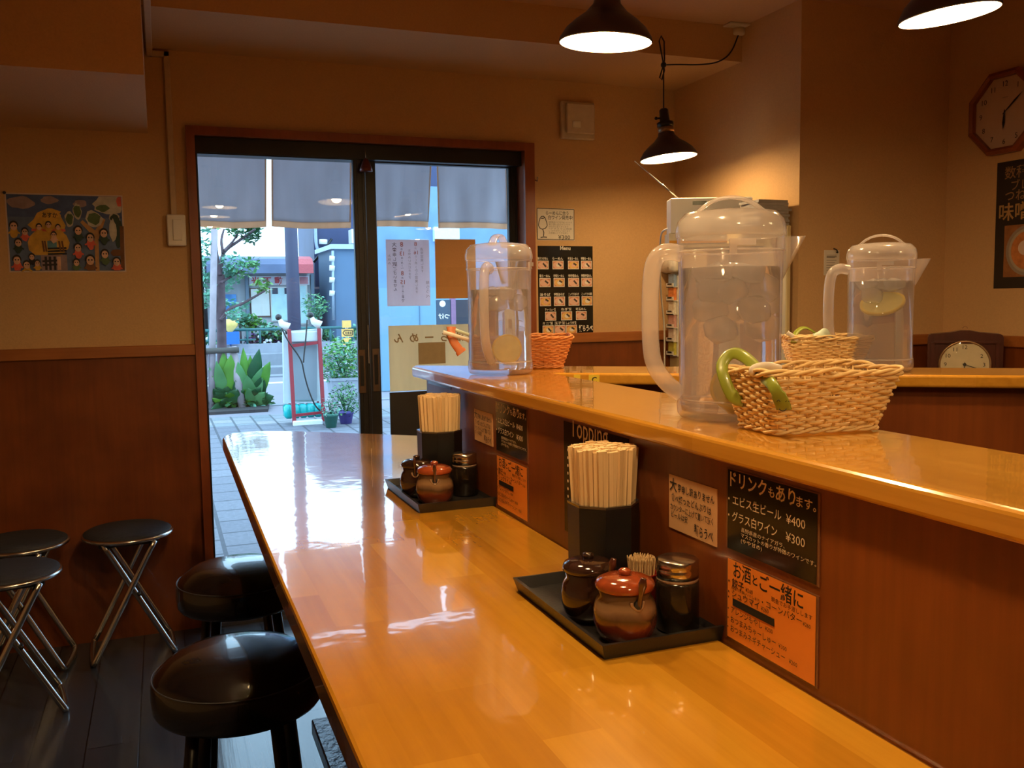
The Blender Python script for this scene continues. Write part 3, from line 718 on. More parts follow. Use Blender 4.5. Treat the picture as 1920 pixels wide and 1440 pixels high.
# ------------------------------------------------------------ poster and clocks at the right
WX = X3
a = onx(1871, 306, WX); b = onx(1864, 541, WX); wp_ = .50
POST = M('black poster', (.018, .014, .012), .4, noise=.03)
o = V(WX-.002, a[1], a[2]); hh = a[2]-b[2]
m = MB().use(POST); m.slab([o, o-V(0,0,hh), o-V(0,wp_,hh), o-V(0,wp_,0)], None, V(.0018, 0, 0))
r = m.build('ramen_poster', label='tall black miso ramen poster with brush lettering, cut by the right edge', cat='poster')
F = Flat(o, (0, -1, 0), (0, 0, 1)); GOLD = M('tan brush lettering', (.30, .17, .08), .6)
F.text('数種の', .035, .062, .050, GOLD, bold=.01); F.text('ブレンド', .065, .108, .042, GOLD, bold=.01); F.text('つねに', .040, .146, .046, GOLD, bold=.01)
F.text('味噌', .015, .215, .070, M('gold lettering', (.42, .25, .09), .6), bold=.016)
F.rect(.042, .240, .40, hh-.042, M('poster photo wood', (.30, .12, .04), .5, noise=.3)); cy = (.240+hh-.042)/2
F.disc(.145, cy, .094, M('bowl rim grey', (.30, .25, .20), .4), n=32); F.disc(.145, cy, .082, M('bowl inside', (.42, .36, .28), .4), n=32); F.disc(.145, cy, .072, M('broth', (.55, .20, .06), .3, noise=.3, scale=40), n=32); F.disc(.135, cy-.01, .032, M('egg', (.72, .55, .45), .4), ry=.028)
F.build('poster_print', r)

# octagonal wall clock
c = V(onx(1890, 211, WX)); R8 = .152
BEIGE = M('clock face paper', (.60, .44, .34), .5, noise=.02)
oct_ = lambda rr: [(c.y + rr*math.cos(math.radians(22.5+45*k))/math.cos(math.radians(22.5)), c.z + rr*math.sin(math.radians(22.5+45*k))/math.cos(math.radians(22.5))) for k in range(8)]
clk = thing('octagonal_clock', (WX, c.y, c.z), 'octagonal wooden wall clock high on the right wall, cut by the photo edge', 'clock')
m = MB().use(FR)
m.loft([[(WX-.001, y, z) for y, z in oct_(R8)], [(WX-.030, y, z) for y, z in oct_(R8)], [(WX-.040, y, z) for y, z in oct_(R8-.012)], [(WX-.034, y, z) for y, z in oct_(R8-.022)], [(WX-.012, y, z) for y, z in oct_(R8-.022)]]); m.build('case', clk)
f = MB().use(BEIGE).loft([[(WX-.012, y, z) for y, z in oct_(R8-.0225)], [(WX-.016, y, z) for y, z in oct_(R8-.0225)]]).build('dial', clk)
def dial(F, rr, size, mat, skip=()):
    for k in range(1, 13):
        if k in skip: continue
        t = math.radians(90-30*k); F.text(str(k), rr*math.cos(t), -rr*math.sin(t) + size*.36, size, mat, bold=0, center=True)
F = Flat((WX-.016, c.y, c.z), (0, -1, 0), (0, 0, 1)); dial(F, R8*.70, .028, INK); F.line([(-.012, -.055), (.012, -.055)], .002, GREY); F.build('numerals', f)
def hand(F, ang, ln, w_, mat):
    t = math.radians(90-ang); ux, uy = math.cos(t), -math.sin(t); px, py = -uy, ux
    F.poly([(-ux*.01+px*w_*.3, -uy*.01+py*w_*.3), (ux*ln*.6+px*w_, uy*ln*.6+py*w_), (ux*ln, uy*ln), (ux*ln*.6-px*w_, uy*ln*.6-py*w_), (-ux*.01-px*w_*.3, -uy*.01-py*w_*.3)], mat)
for nm, an, ln, ww in (('hour_hand', 183, .065, .006), ('minute_hand', 51, .10, .004)):
    F = Flat((WX-.019, c.y, c.z), (0, -1, 0), (0, 0, 1)); hand(F, an, ln, ww, INK); F.build(nm, clk)

# mantel clock standing on a back counter by the right wall
DW = wood('dark mantel wood', (.075, .018, .010), (.045, .010, .006), rough=.3, coat=.4, grain=(60, 60, 5), gcol=.4, ripple=0, joints=False)
base_z = .90
m = MB().use(PANEL).box((2.62, 1.9, 0), (WX-.012, 3-.16, base_z-.02)); m.use(LEDGE).box((2.58, 1.86, base_z-.02), (WX-.012, Y3-.012, base_z)); m.build('back_cabinet', label='low wooden back counter under the right wall carrying the old clock', cat='cabinet')
mc = V(2.84, 2.60, base_z); fd = V(-.70, -.71, 0).normalized(); rd_ = V(-fd.y, fd.x, 0); rd_ = V(.71, -.70, 0).normalized()
hw = .128
clk = thing('mantel_clock', tuple(mc), 'dark wooden mantel clock with round cream dial, half hidden by the ledge', 'clock')
ztop = 1.148
pl = lambda u, z, d_: mc + rd_*u + V(0, 0, z-base_z) + fd*d_
prof = [(-hw, base_z), (hw, base_z), (hw, ztop-.030), (hw-.004, ztop-.020), (hw-.012, ztop-.016), (.05, ztop-.010), (.015, ztop-.003), (-.015, ztop-.003), (-.05, ztop-.010), (-hw+.012, ztop-.016), (-hw+.004, ztop-.020), (-hw, ztop-.030)]
m = MB().use(DW).loft([[pl(u, z, -.06) for u, z in prof], [pl(u, z, .030) for u, z in prof]]); m.build('case', clk)
m = MB().use(DW); m.obox(pl(0, ztop-.047, .034), rd_*(hw-.02), fd*.006, V(0, 0, .004)); m.obox(pl(-hw+.018, base_z+.1, .034), rd_*.006, fd*.006, V(0, 0, .10)); m.obox(pl(hw-.018, base_z+.1, .034), rd_*.006, fd*.006, V(0, 0, .10)); m.build('moulding', clk)
dc = pl(0, ztop-.130, .031); DR = .084
def disc_ring(mb, prof_, cc): mb.loft([[cc + rd_*(r_*math.cos(2*math.pi*k/40)) + V(0, 0, r_*math.sin(2*math.pi*k/40)) + fd*d_ for k in range(40)] for r_, d_ in prof_], caps=False); return mb
disc_ring(MB().use(BRASS, True), [(DR-.002, .0), (DR, .010), (DR+.006, .010), (DR+.007, 0)], dc).build('bezel', clk)
f = MB().use(M('old dial', (.66, .56, .38), .45, noise=.08, scale=25)); f.loft([[dc + rd_*(DR*math.cos(2*math.pi*k/40)) + V(0, 0, DR*math.sin(2*math.pi*k/40)) + fd*d_ for k in range(40)] for d_ in (0, .004)]); f = f.build('dial', clk)
F = Flat(dc + fd*.004, rd_, (0, 0, 1)); dial(F, DR*.78, .021, INK, skip=(1,)); F.build('numerals', f)
for nm, an, ln, ww in (('hour_hand', 182, .042, .003), ('minute_hand', 109, .070, .002)):
    F = Flat(dc + fd*.008, rd_, (0, 0, 1)); hand(F, an, ln, ww, M('grey steel hand', (.12, .11, .10), .4)); F.disc(0, 0, .006, M('grey steel hand')); F.build(nm, clk)
g = MB().use(pane('clock glass', haze=None), True); disc_ring(g, [(DR, .010), (DR*.7, .017), (DR*.35, .021), (.002, .022)], dc).build('glass', clk)
MB().use(BRASS, True).tube([pl(.008*math.cos(t), ztop+.004+.008*math.sin(t), 0) for t in [k*math.pi/8 for k in range(9)]], .001, 6).build('hanging_ring', clk)
# ------------------------------------------------------------ condiment trays
def octo(cx, cy, r, z, n=8, a0=22.5): return [(cx + r*math.cos(math.radians(a0+360/n*k)), cy + r*math.sin(math.radians(a0+360/n*k)), z) for k in range(n)]
TR = M('black tray plastic', (.014, .013, .014), .35, noise=.05, bump=.05, scale=200)
GLZ = M('brown black glaze', (.030, .012, .008), .10, noise=.3, scale=18, coat=.8)
def glaze():
    m, nt, b = _new('red brown jar glaze'); L = nt.links.new
    tc = nt.nodes.new('ShaderNodeTexCoord'); sep = nt.nodes.new('ShaderNodeSeparateXYZ'); n = nt.nodes.new('ShaderNodeTexNoise'); n.inputs['Scale'].default_value = 22; n.inputs['Detail'].default_value = 5
    L(tc.outputs['Object'], sep.inputs[0]); L(tc.outputs['Object'], n.inputs[0])
    mr = nt.nodes.new('ShaderNodeMapRange'); mr.inputs[1].default_value = 0; mr.inputs[2].default_value = .066; L(sep.outputs[2], mr.inputs[0])
    ad = nt.nodes.new('ShaderNodeMath'); ad.operation = 'MULTIPLY_ADD'; ad.inputs[1].default_value = .30; L(n.outputs[0], ad.inputs[0]); L(mr.outputs[0], ad.inputs[2])
    cr = nt.nodes.new('ShaderNodeValToRGB'); e = cr.color_ramp.elements
    e[0].position = .10; e[0].color = (.13, .022, .008, 1); e[1].position = .48; e[1].color = (.22, .040, .012, 1)
    for p_, c_ in ((.66, (.065, .030, .015, 1)), (.82, (.26, .15, .075, 1)), (.98, (.20, .12, .06, 1)), (1.0, (.13, .07, .03, 1))):
        q = e.new(p_); q.color = c_
    L(ad.outputs[0], cr.inputs[0]); L(cr.outputs[0], b.inputs['Base Color']); b.inputs['Roughness'].default_value = .12; b.inputs['Coat Weight'].default_value = .8
    _mats['red brown jar glaze'] = m; return m
REDG = glaze(); LIDR = M('brick red glaze', (.30, .055, .015), .12, noise=.25, scale=60, coat=.8)
STEEL = M('brushed steel lid', (.60, .57, .52), .22, metal=1, noise=.05, scale=8, stretch=(1, 1, 20))
PEP = M('dark pepper glass', (.012, .008, .006), .14, coat=.1, spec=.4)
CHOP = M('pale aspen chopstick wood', (.78, .56, .30), .65, noise=.08, scale=6, stretch=(60, 60, 2))
PICK = M('toothpick wood', (.66, .44, .22), .65, noise=.1)
def tray(c, rz, label):
    w, l, h = .180/2, .298/2, .020
    t = thing('condiment_tray', c, label, 'tray', 'black condiment trays', rz, True)
    m = MB().use(TR); rr = lambda a, b, z: [(a, b, z), (-a, b, z), (-a, -b, z), (a, -b, z)][::-1]
    m.loft([rr(w-.006, l-.006, 0), rr(w, l, h), rr(w-.005, l-.005, h), rr(w-.011, l-.011, .005)])
    m.build('dish', t)
    return t
t1c = (.5665, 1.100, T); t2c = (.5665, 1.940, T)
tray(t1c, 0, 'black lacquer tray nearest the camera holding chopsticks and condiments')
tray(t2c, 0, 'black lacquer tray farther along the countertop holding chopsticks and condiments')
def jar(name, body, lid, R_, H_, label, spoon_a, loc, rz=0, base=None):
    if base: return dup(base, loc, rz, label)
    j = proto(name, label, 'jar')
    k = R_/.040; q = H_/.066
    m = MB().use(body, True)
    pr = [(.003, 0), (.026, 0), (.030, .002), (.036, .012), (.040, .026), (.040, .038), (.037, .050), (.032, .058), (.0335, .064), (.032, .066), (.030, .064), (.029, .056), (.003, .050)]
    m.lathe([(r*k, z*q) for r, z in pr], (0, 0, 0), 40)
    # spoon notch lip: a raised pale ring at the front of the rim
    a = spoon_a; c, s_ = math.cos(a), math.sin(a); o = V(c*.0375*k, s_*.0375*k, .054*q); tx = V(-s_, c, 0)
    m.use(M('jar notch rim', (.30, .17, .09) if 'red' in name else (.10, .05, .03), .15, coat=.8), True)
    m.tube([o + tx*(.0085*k*math.cos(t)) + V(-c*.004, -s_*.004, 0)*abs(math.cos(t)) + V(0, 0, -.010*k*math.sin(t)+.004) for t in [math.pi*i/10 for i in range(11)]], .0022*k, 8)
    m.use(INK, True); m.ball(o - V(c, s_, 0)*.0035 + V(0, 0, -.001), .0072*k, 12, 7, sc=(.75, .75, 1))
    m.build('body', j)
    l = MB().use(lid, True).lathe([(r*k, z*q) for r, z in [(.003, .0655), (.034, .0655), (.0375, .068), (.0375, .072), (.035, .077), (.026, .081), (.012, .083), (.003, .083)]], (0, 0, 0), 40).build('lid', j)
    MB().use(lid, True).lathe([(.006*k, .082*q), (.008*k, .086*q), (.008*k, .089*q), (.005*k, .091*q), (.001, .0915*q)], (0, 0, 0), 16).build('knob', l)
    sp = MB().use(M('dark lacquer spoon', (.07, .020, .012), .15, coat=.8), True)
    up = V(c*.30, s_*.30, .95).normalized()
    sp.tube([o - up*.030, o, o + up*.016, o + up*.030, o + up*.040], [(.002, .003), (.002, .003), (.002, .003), (.0025, .0055), (.0015, .0035)], 8)
    sp.build('spoon', j)
    j.location = loc; j.rotation_euler = (0, 0, rz)
    return j
zt = T + .0055
def stand(u, v, r_):
    '''centre of a round thing on the tray whose front foot is seen at (u, v)'''
    p_ = onz(u, v, zt); d_ = _ray(u, v)[:2]; d_ = d_/np.hypot(*d_); return (float(p_[0]+d_[0]*r_), float(p_[1]+d_[1]*r_), zt)
aim = math.atan2(-.93, -.36)
j1 = jar('red_brown_jar', REDG, LIDR, .0405, .066, 'glossy red brown ceramic jar with red lid at the front of the near tray', aim+.35, stand(1172, 1212, .028))
jar('', 0, 0, 0, 0, 'glossy red brown jar with red lid and spoon at the front of the far tray', 0, stand(816, 948, .028), -.25, base=j1)
j2 = jar('brown_black_jar', GLZ, GLZ, .0375, .066, 'dark brown black glazed jar with lid behind the red jar, near tray', aim+.5, stand(1104, 1172, .028), .2)
jar('', 0, 0, 0, 0, 'dark brown black glazed jar with spoon left of the red jar, far tray', 0, stand(783, 934, .028), -.5, base=j2)
sh = proto('pepper_shaker', '', 'shaker')
MB().use(PEP, True).lathe([(.003, 0), (.026, 0), (.028, .003), (.028, .062), (.027, .066), (.003, .066)], (0, 0, 0), 36).build('body', sh)
MB().use(M('clear collar', (.35, .24, .17), .15), True).lathe([(.027, .0655), (.0275, .068), (.0265, .071), (.003, .071)], (0, 0, 0), 36).build('collar', sh)
MB().use(STEEL, True).lathe([(.003, .070), (.0275, .070), (.0275, .081), (.0268, .082), (.0275, .083), (.0272, .092), (.025, .094), (.003, .0945)], (0, 0, 0), 40).build('lid', sh)
dup(sh, stand(1270, 1192, .028), first=True, label='dark pepper shaker with brushed steel lid on the near tray')
dup(sh, stand(872, 932, .028), .6, label='dark pepper shaker with brushed steel lid on the far tray')
def chop_box(c, rz, label):
    b = thing('chopstick_holder', c, label, 'holder', 'black octagonal chopstick holders', rz, True)
    r0 = .0515; H_ = .134
    MB().use(LACQ).loft([octo(0, 0, r0-.002, 0), octo(0, 0, r0, .004), octo(0, 0, r0+.001, H_), octo(0, 0, r0-.003, H_+.001), octo(0, 0, r0-.004, .006)]).build('box', b)
    MB().use(M('black lacquer rim', (.05, .04, .035), .2, coat=.8)).loft([octo(0, 0, r0+.001, H_-.002), octo(0, 0, r0+.0015, H_+.0015), octo(0, 0, r0-.0045, H_+.0015), octo(0, 0, r0-.0045, H_-.002)]).build('rim', b)
    return b
def chopsticks(cx, cy, z, label, group, seed, lean=0.0):
    rnd = random.Random(seed)
    base = []
    for v in range(3):     # three splits of the same disposable pair, still joined at the top
        m = MB().use(CHOP); L_ = .208
        for sgn in (-1, 1):
            m.loft([[(sgn*.0032-.0022, -.0022, 0), (sgn*.0032+.0022, -.0022, 0), (sgn*.0032+.0022, .0022, 0), (sgn*.0032-.0022, .0022, 0)],
                    [(sgn*.0035-.0035, -.0026, L_), (sgn*.0035+.0035-.0003*v, -.0026, L_), (sgn*.0035+.0035-.0003*v, .0026, L_), (sgn*.0035-.0035, .0026, L_)]])
        base.append(m)
    spots = []
    rows = 8
    for iy in range(-8, 9):
        for ix in range(-5, 6):
            x = ix*.0155*.62 + (iy % 2)*.0045; y = iy*.0064
            if math.hypot(x, y) < .0435: spots.append((x, y))
    first = {}
    n_ = 0
    for (x, y) in spots:
        v = rnd.randrange(3); s_ = 1.0 + rnd.uniform(-.01, .012)
        if v not in first:
            o = base[v].build('chopstick_pair', loc=(0, 0, 0), label=label, cat='chopsticks', group=group); first[v] = o
        else:
            o = first[v].copy(); col.objects.link(o)
        k = .82 + lean
        o.location = (cx + x*k, cy + y*k, z)
        # tops fan outwards a little
        tx, ty = x*(.22+lean) + rnd.uniform(-.0015, .0015) + lean*.02, y*(.22+lean) + rnd.uniform(-.0015, .0015)
        o.rotation_mode = 'ZYX'; o.rotation_euler = (-ty/.2, tx/.2, rnd.uniform(-.5, .5)); o.scale = (1, 1, s_); n_ += 1
    return n_
bx1 = (.595, 1.182, zt); bx2 = (.592, 2.015, zt)
chop_box(bx1, 0, 'tall black octagonal holder full of chopsticks on the near tray')
chop_box(bx2, 0, 'tall black octagonal holder full of chopsticks on the far tray')
chopsticks(bx1[0], bx1[1], zt+.007, 'pale disposable wooden chopsticks packed in the near black holder', 'chopsticks in the near holder', 3, .02)
chopsticks(bx2[0], bx2[1], zt+.007, 'pale disposable wooden chopsticks packed in the far black holder', 'chopsticks in the far holder', 5, 0)
REDP = M('red plastic', (.40, .02, .015), .25, coat=.4)
def picks(c, lab1, lab2, grp, n):
    MB().use(REDP, True).lathe([(.003, 0), (.018, 0), (.019, .004), (.021, .044), (.024, .048), (.023, .049), (.019, .045), (.017, .006), (.003, .005)], c, 28).build('toothpick_cup', label=lab1, cat='cup')
    rnd = random.Random(4); o0 = None
    for i in range(n):
        r_ = .0185*math.sqrt((i+.5)/n); a = i*2.39996; x, y = r_*math.cos(a), r_*math.sin(a)
        if o0 is None:
            m = MB().use(PICK, True).lathe([(.0002, 0), (.0009, .008), (.0010, .055), (.0007, .056), (.0010, .0575), (.0007, .059), (.0010, .0605), (.0006, .064)], (0, 0, 0), 6)
            o = o0 = m.build('toothpick', loc=(0, 0, 0), label=lab2, cat='toothpick', group=grp)
        else: o = o0.copy(); col.objects.link(o)
        o.location = (c[0]+x*.8, c[1]+y*.8, c[2]+.006+rnd.uniform(0, .002)); o.rotation_euler = (-y*4+rnd.uniform(-.03, .03), x*4+rnd.uniform(-.03, .03), 0)
picks((.612, 1.098, zt), 'small red toothpick cup between the jars and shaker, near tray', 'toothpicks standing in the near red cup', 'toothpicks in the near cup', 90)
picks((.630, 1.955, zt), 'small red toothpick cup behind the pepper shaker, far tray', 'toothpicks standing in the far red cup', 'toothpicks in the far cup', 60)

# ------------------------------------------------------------ water pitchers
CLEAR = pane('frosted clear plastic', tint=(.97, .95, .95), haze=(.90, .84, .86, .18), rough=.12)
CLEAR2 = pane('frosted clear lid plastic', tint=(.95, .94, .93), haze=(.86, .78, .76, .34), rough=.12)
WATER = liquid('water', (.97, .97, .98), rough=.03)
ICE = pane('ice', tint=(.9, .92, .94), haze=(.90, .88, .90, .35), rough=.1)
LEM = M('lemon flesh', (.90, .78, .25), .35, noise=.12, scale=80); LEMR = M('lemon rind', (.92, .70, .06), .4, noise=.06)
pit = proto('water_pitcher', '', 'pitcher')
PR, PH = .076, .292
m = MB().use(CLEAR, True)
m.lathe([(.003, .003), (PR*.93, .003), (PR*.985, .008), (PR*1.0, .020), (PR*.985, .028), (PR*.965, .038), (PR*.955, .10), (PR*.965, .20), (PR*.98, PH-.052), (PR*1.0, PH-.048), (PR*1.0, PH-.028)], (0, 0, 0), 64, caps=False)
m.build('body', pit)
m = MB().use(CLEAR, True).lathe([(.003, .012), (PR*.90, .012), (PR*.93, .022), (PR*.915, .10), (PR*.925, PH-.05)], (0, 0, 0), 56, caps=False); m.build('inner_wall', pit)
# handle on the -X side, spout on the +X side
hp = smooth([(-PR*.93, 0, .215+.025), (-PR*1.22, 0, .245), (-PR*1.46, 0, .234), (-PR*1.53, 0, .19), (-PR*1.53, 0, .11), (-PR*1.46, 0, .078), (-PR*1.22, 0, .052), (-PR*.94, 0, .036)], 3)
MB().use(CLEAR2, True).tube(hp, [(.0105, .0125)]*len(hp), 14, flat=(0, 1, 0)).build('handle', pit)
sp = MB().use(CLEAR, True)
zt_ = PH-.030
sp.loft([[(PR*.90, -.030, zt_), (PR*1.42, -.004, zt_+.001), (PR*1.42, .004, zt_+.001), (PR*.90, .030, zt_)], [(PR*.93, -.016, zt_-.052), (PR*.99, -.003, zt_-.062), (PR*.99, .003, zt_-.062), (PR*.93, .016, zt_-.052)]], caps=False)
sp.build('spout', pit)
ld = MB().use(CLEAR2, True).lathe([(PR*1.0, PH-.030), (PR*1.025, PH-.028), (PR*1.025, PH-.018), (PR*.99, PH-.006), (PR*.86, PH+.005), (PR*.5, PH+.009), (.003, PH+.010)], (0, 0, 0), 64, caps=False).build('lid', pit)
hp = smooth([(-.052, 0, PH+.003), (-.030, 0, PH+.022), (0, 0, PH+.029), (.030, 0, PH+.022), (.052, 0, PH+.003)], 3)
MB().use(CLEAR2, True).tube(hp, [(.003, .010)]*len(hp), 10, flat=(0, 0, 1)).build('lid_grip', ld)
m = MB().use(CLEAR2); m.box((-.02, -PR*1.03, PH-.045), (.016, -PR*.99, PH-.036)); m.box((-.02, -PR*1.03, PH-.056), (-.010, -PR*.99, PH-.036)); m.build('lid_latch', pit)
MB().use(CLEAR2, True).tube([(PR*.995*math.cos(t*math.pi/24), PR*.995*math.sin(t*math.pi/24), PH-.050) for t in range(48)], .0016, 6, closed=True).build('rim_bead', pit)
MB().use(CLEAR2, True).tube([(PR*.97*math.cos(t*math.pi/24), PR*.97*math.sin(t*math.pi/24), .030) for t in range(48)], .0016, 6, closed=True).build('base_bead', pit)
def fill(loc, level, lab, ice=0, seed=1, icez=None):
    w_ = MB().use(WATER, True).lathe([(.003, .0135), (PR*.885, .0135), (PR*.91, .022), (PR*.90, .10), (PR*.905, level), (PR*.885, level+.0008), (.003, level)], loc, 48)
    w_.build('water', label='clear water standing in the ' + lab, cat='water')
    rnd = random.Random(seed); o0 = None
    for i in range(ice):
        if o0 is None:
            m_ = MB().use(ICE, True).box((-.017, -.017, -.014), (.017, .017, .014), .006); o = o0 = m_.build('ice_cube', loc=(0, 0, 0), label='clear ice cubes floating in the ' + lab, cat='ice cube', group='ice in the ' + lab)
        else: o = o0.copy(); col.objects.link(o)
        a = i*2.4; r_ = .012 + .030*((i*.37) % 1)
        o.location = (loc[0]+r_*math.cos(a), loc[1]+r_*math.sin(a), loc[2]+(icez or level-.02)-.026*(i // 4)); o.rotation_euler = (rnd.uniform(-.5, .5), rnd.uniform(-.5, .5), rnd.uniform(0, 3))
def lemon(c, face, r_, label):
    f_ = V(face).normalized(); root = thing('lemon_slice', c, label, 'lemon slice', 'lemon slices in the water')
    a = f_.orthogonal().normalized(); b = f_.cross(a); C_ = V(c)
    ring = lambda rr, d_: [C_ + a*(rr*math.cos(2*math.pi*k/32)) + b*(rr*math.sin(2*math.pi*k/32)) + f_*d_ for k in range(32)]
    MB().use(LEM).loft([ring(r_*.9, -.0028), ring(r_*.9, .0028)]).build('flesh', root)
    MB().use(LEMR, True).loft([ring(r_*.88, -.003), ring(r_, -.0025), ring(r_, .0025), ring(r_*.88, .003)], caps=False).build('rind', root)
p1 = (.762, 1.108, S); p2 = (.755, 2.040, S); p3 = (1.540, 1.648, S)
pa = math.atan2(.36, .93)  # view-right direction lies along world (.93,-.36)
dup(pit, p1, -.36, sc=.985, first=True, label='large clear lidded water pitcher nearest the camera with ice water')
dup(pit, p2, .92, sc=1.03, label='clear lidded water pitcher at the far left end of the ledge, lemon slice low')
dup(pit, p3, -.36-.25, sc=.97, label='clear lidded water pitcher on the far arm with a lemon slice floating')
fill(p1, .215, 'nearest pitcher', 14, 2, .205); fill(p2, .20, 'far left pitcher', 8, 5, .19); fill(p3, .205, 'far arm pitcher', 5, 7, .195)
lemon((p1[0]-.020, p1[1]-.040, S+.048), (-.5, -.85, .1), .031, 'lemon slice near the bottom of the nearest pitcher, beside the basket')
lemon((p2[0]+.0, p2[1]-.045, S+.062), (-.35, -.92, .05), .034, 'round lemon slice facing out low in the far left pitcher')
lemon((p3[0]-.012, p3[1]-.02, S+.150), (-.45, -.25, .9), .042, 'lemon slice floating tilted near the top of the far arm pitcher')

# ------------------------------------------------------------ wicker baskets and what hangs on them
def wicker(name, c):
    return M(name, c, .55, noise=.18, scale=25, stretch=(1, 1, 6))
WK = wicker('pale wicker', (.80, .53, .25)); WK2 = wicker('orange wicker', (.62, .24, .07))
def basket(hwt, hlt, hwb, hlb, h, wk):
    b = proto('wicker_basket', '', 'basket', 'small wicker baskets on the ledge')
    def rr(a, l, z, n=4, rad=.014):
        pts = []
        for sx, sy, a0 in ((1, 1, 0), (-1, 1, 90), (-1, -1, 180), (1, -1, 270)):
            for k in range(n+1):
                t = math.radians(a0+90*k/n); pts.append((sx*(a-rad)+rad*math.cos(t), sy*(l-rad)+rad*math.sin(t), z))
        return pts
    def resamp(pts, n):
        P = [V(p) for p in pts]; P.append(P[0]); L_ = [0]
        for i in range(len(P)-1): L_.append(L_[-1] + (P[i+1]-P[i]).length)
        out = []; j = 0
        for k in range(n):
            d_ = L_[-1]*k/n
            while L_[j+1] < d_: j += 1
            out.append(P[j].lerp(P[j+1], (d_-L_[j])/max(1e-9, L_[j+1]-L_[j])))
        return out
    NS = 38; N = NS*4; rows = 15; rnd = random.Random(8)
    body = MB().use(wk, True)
    for i in range(rows):
        f_ = (i+.5)/rows; z = .004 + (h-.010)*f_
        P = resamp(rr(hwb+(hwt-hwb)*f_**.9, hlb+(hlt-hlb)*f_**.9, z), N); pts = []
        for k, p in enumerate(P):
            nx = (P[(k+1) % N]-P[k-1]).normalized(); nrm = V(nx.y, -nx.x, 0)
            ph = (k/4 + i) * math.pi
            pts.append(p + nrm*(.0019*math.cos(ph)) + V(0, 0, .0006*math.sin(k*.21+i*1.7) + rnd.uniform(-.0003, .0003)))
        body.tube(pts, (.0021 + .0003*(i % 3), .0016), 5, closed=True)
    body.build('woven_side', b)
    stk = MB().use(wk, True)
    Bp, Tp = resamp(rr(hwb, hlb, .002), NS), resamp(rr(hwt, hlt, h), NS)
    for a_, c_ in zip(Bp, Tp): stk.tube([a_, a_.lerp(c_, .5), c_], .0014, 5)
    stk.build('stakes', b)
    rim = MB().use(wk, True)
    for q in range(3):
        P = resamp(rr(hwt+.001, hlt+.001, h), 120)
        rim.tube([p + (p-V(0, 0, h)).normalized()*(.0030*math.cos(k*math.pi/7.5+q*2.09)) + V(0, 0, .0030*math.sin(k*math.pi/7.5+q*2.09) + .0025*math.sin(k*.11+q)) for k, p in enumerate(P)], .0023, 6, closed=True)
    rim.build('braided_rim', b)
    bt = MB().use(wk, True)
    for q in range(2):
        P = resamp(rr(hwb+.002, hlb+.002, .004), 100)
        bt.tube([p + (p-V(0, 0, .004)).normalized()*(.002*math.cos(k*math.pi/5+q*math.pi)) + V(0, 0, .002*math.sin(k*math.pi/5+q*math.pi)) for k, p in enumerate(P)], .0019, 6, closed=True)
    for i in range(9): y = -hlb + 2*hlb*(i+.5)/9; bt.tube([(-hwb, y, .003), (hwb, y, .003)], .0022, 5)
    bt.build('base_weave', b)
    return b
bk = basket(.094, .068, .074, .048, .078, WK)
b1 = (.785, .966, S+.001)
dup(bk, b1, -.12, first=True, label='wicker basket nearest the camera with green and white straps, right of the pitcher')
b2 = (1.455, 1.730, S+.001); dup(bk, b2, -.50, label='wicker basket standing between the nearest and far arm pitchers')
b3 = (.905, 2.178, S+.001)
bk3 = basket(.088, .062, .064, .044, .080, WK2); dup(bk3, b3, -.30, first=True, label='orange wicker basket mostly hidden behind the far left pitcher')
GRNS = M('olive green plastic', (.22, .26, .03), .3, noise=.06, coat=.3); WHS = M('pale ivory plastic', (.78, .72, .66), .3, noise=.03, coat=.3)
PGR = M('pale green plastic', (.55, .66, .56), .35); RUST = M('orange brown plastic', (.48, .13, .035), .35, noise=.1)
def strap(name, pts, mat, label, w0, face=True, w1=None, th=.0022):
    P = smooth(pts, 3); n_ = len(P)
    root = MB().use(mat, True).tube(P, [(th, w0*(1.0 if .15 < i/n_ < .8 else (1.25 if i/n_ >= .8 else 1.1))) for i in range(n_)], 12, flat=(V(EYE)-P[0]).normalized()).build(name, label=label, cat='strap')
    if face:
        for e in (P[-max(2, n_//8)], ):
            c = V(e); m_ = MB().use(INK, True)
            nn = (V(EYE) - c).normalized(); r_ = nn.cross(V(0, 0, 1)).normalized() * -1; u_ = V(0, 0, 1)
            q = c + nn*.0045
            m_.tube([q + r_*(.004*math.cos(t)) + u_*(-.004+.003*math.sin(t)) for t in [math.pi+math.pi*k/6 for k in range(7)]], .0006, 5)
            for s_ in (-1, 1): m_.tube([q + r_*(s_*.005-.002) + u_*.004, q + r_*(s_*.005) + u_*.006, q + r_*(s_*.005+.002) + u_*.004], .0006, 5)
            m_.build('printed_face', root)
    return root
# near basket: straps hang over its left short side
def Pz(u, v, d_):   # a point seen at (u, v) at the distance d_ of the basket side
    r_ = _ray(u, v); return V(EYE + r_*d_)
strap('green_strap', [Pz(1395, 752, 1.185), Pz(1372, 745, 1.185), Pz(1356, 705, 1.19), Pz(1352, 680, 1.20), Pz(1374, 658, 1.20), Pz(1402, 672, 1.18), Pz(1430, 704, 1.125), Pz(1450, 722, 1.085), Pz(1467, 756, 1.085), Pz(1470, 768, 1.088)], GRNS, 'olive green curved strap with a printed face hooked over the near basket', .0078)
strap('white_strap', [Pz(1462, 694, 1.14), Pz(1440, 686, 1.13), Pz(1415, 690, 1.13), Pz(1410, 698, 1.13), Pz(1424, 701, 1.14)], WHS, 'short ivory loop strap lying on the near basket rim', .006, face=False, th=.003)
strap('pale_green_strap', [Pz(1400, 694, 1.24), Pz(1375, 687, 1.25), Pz(1352, 680, 1.26), Pz(1346, 684, 1.26)], PGR, 'pale green strap end poking out behind the olive strap', .004, face=False, th=.003)
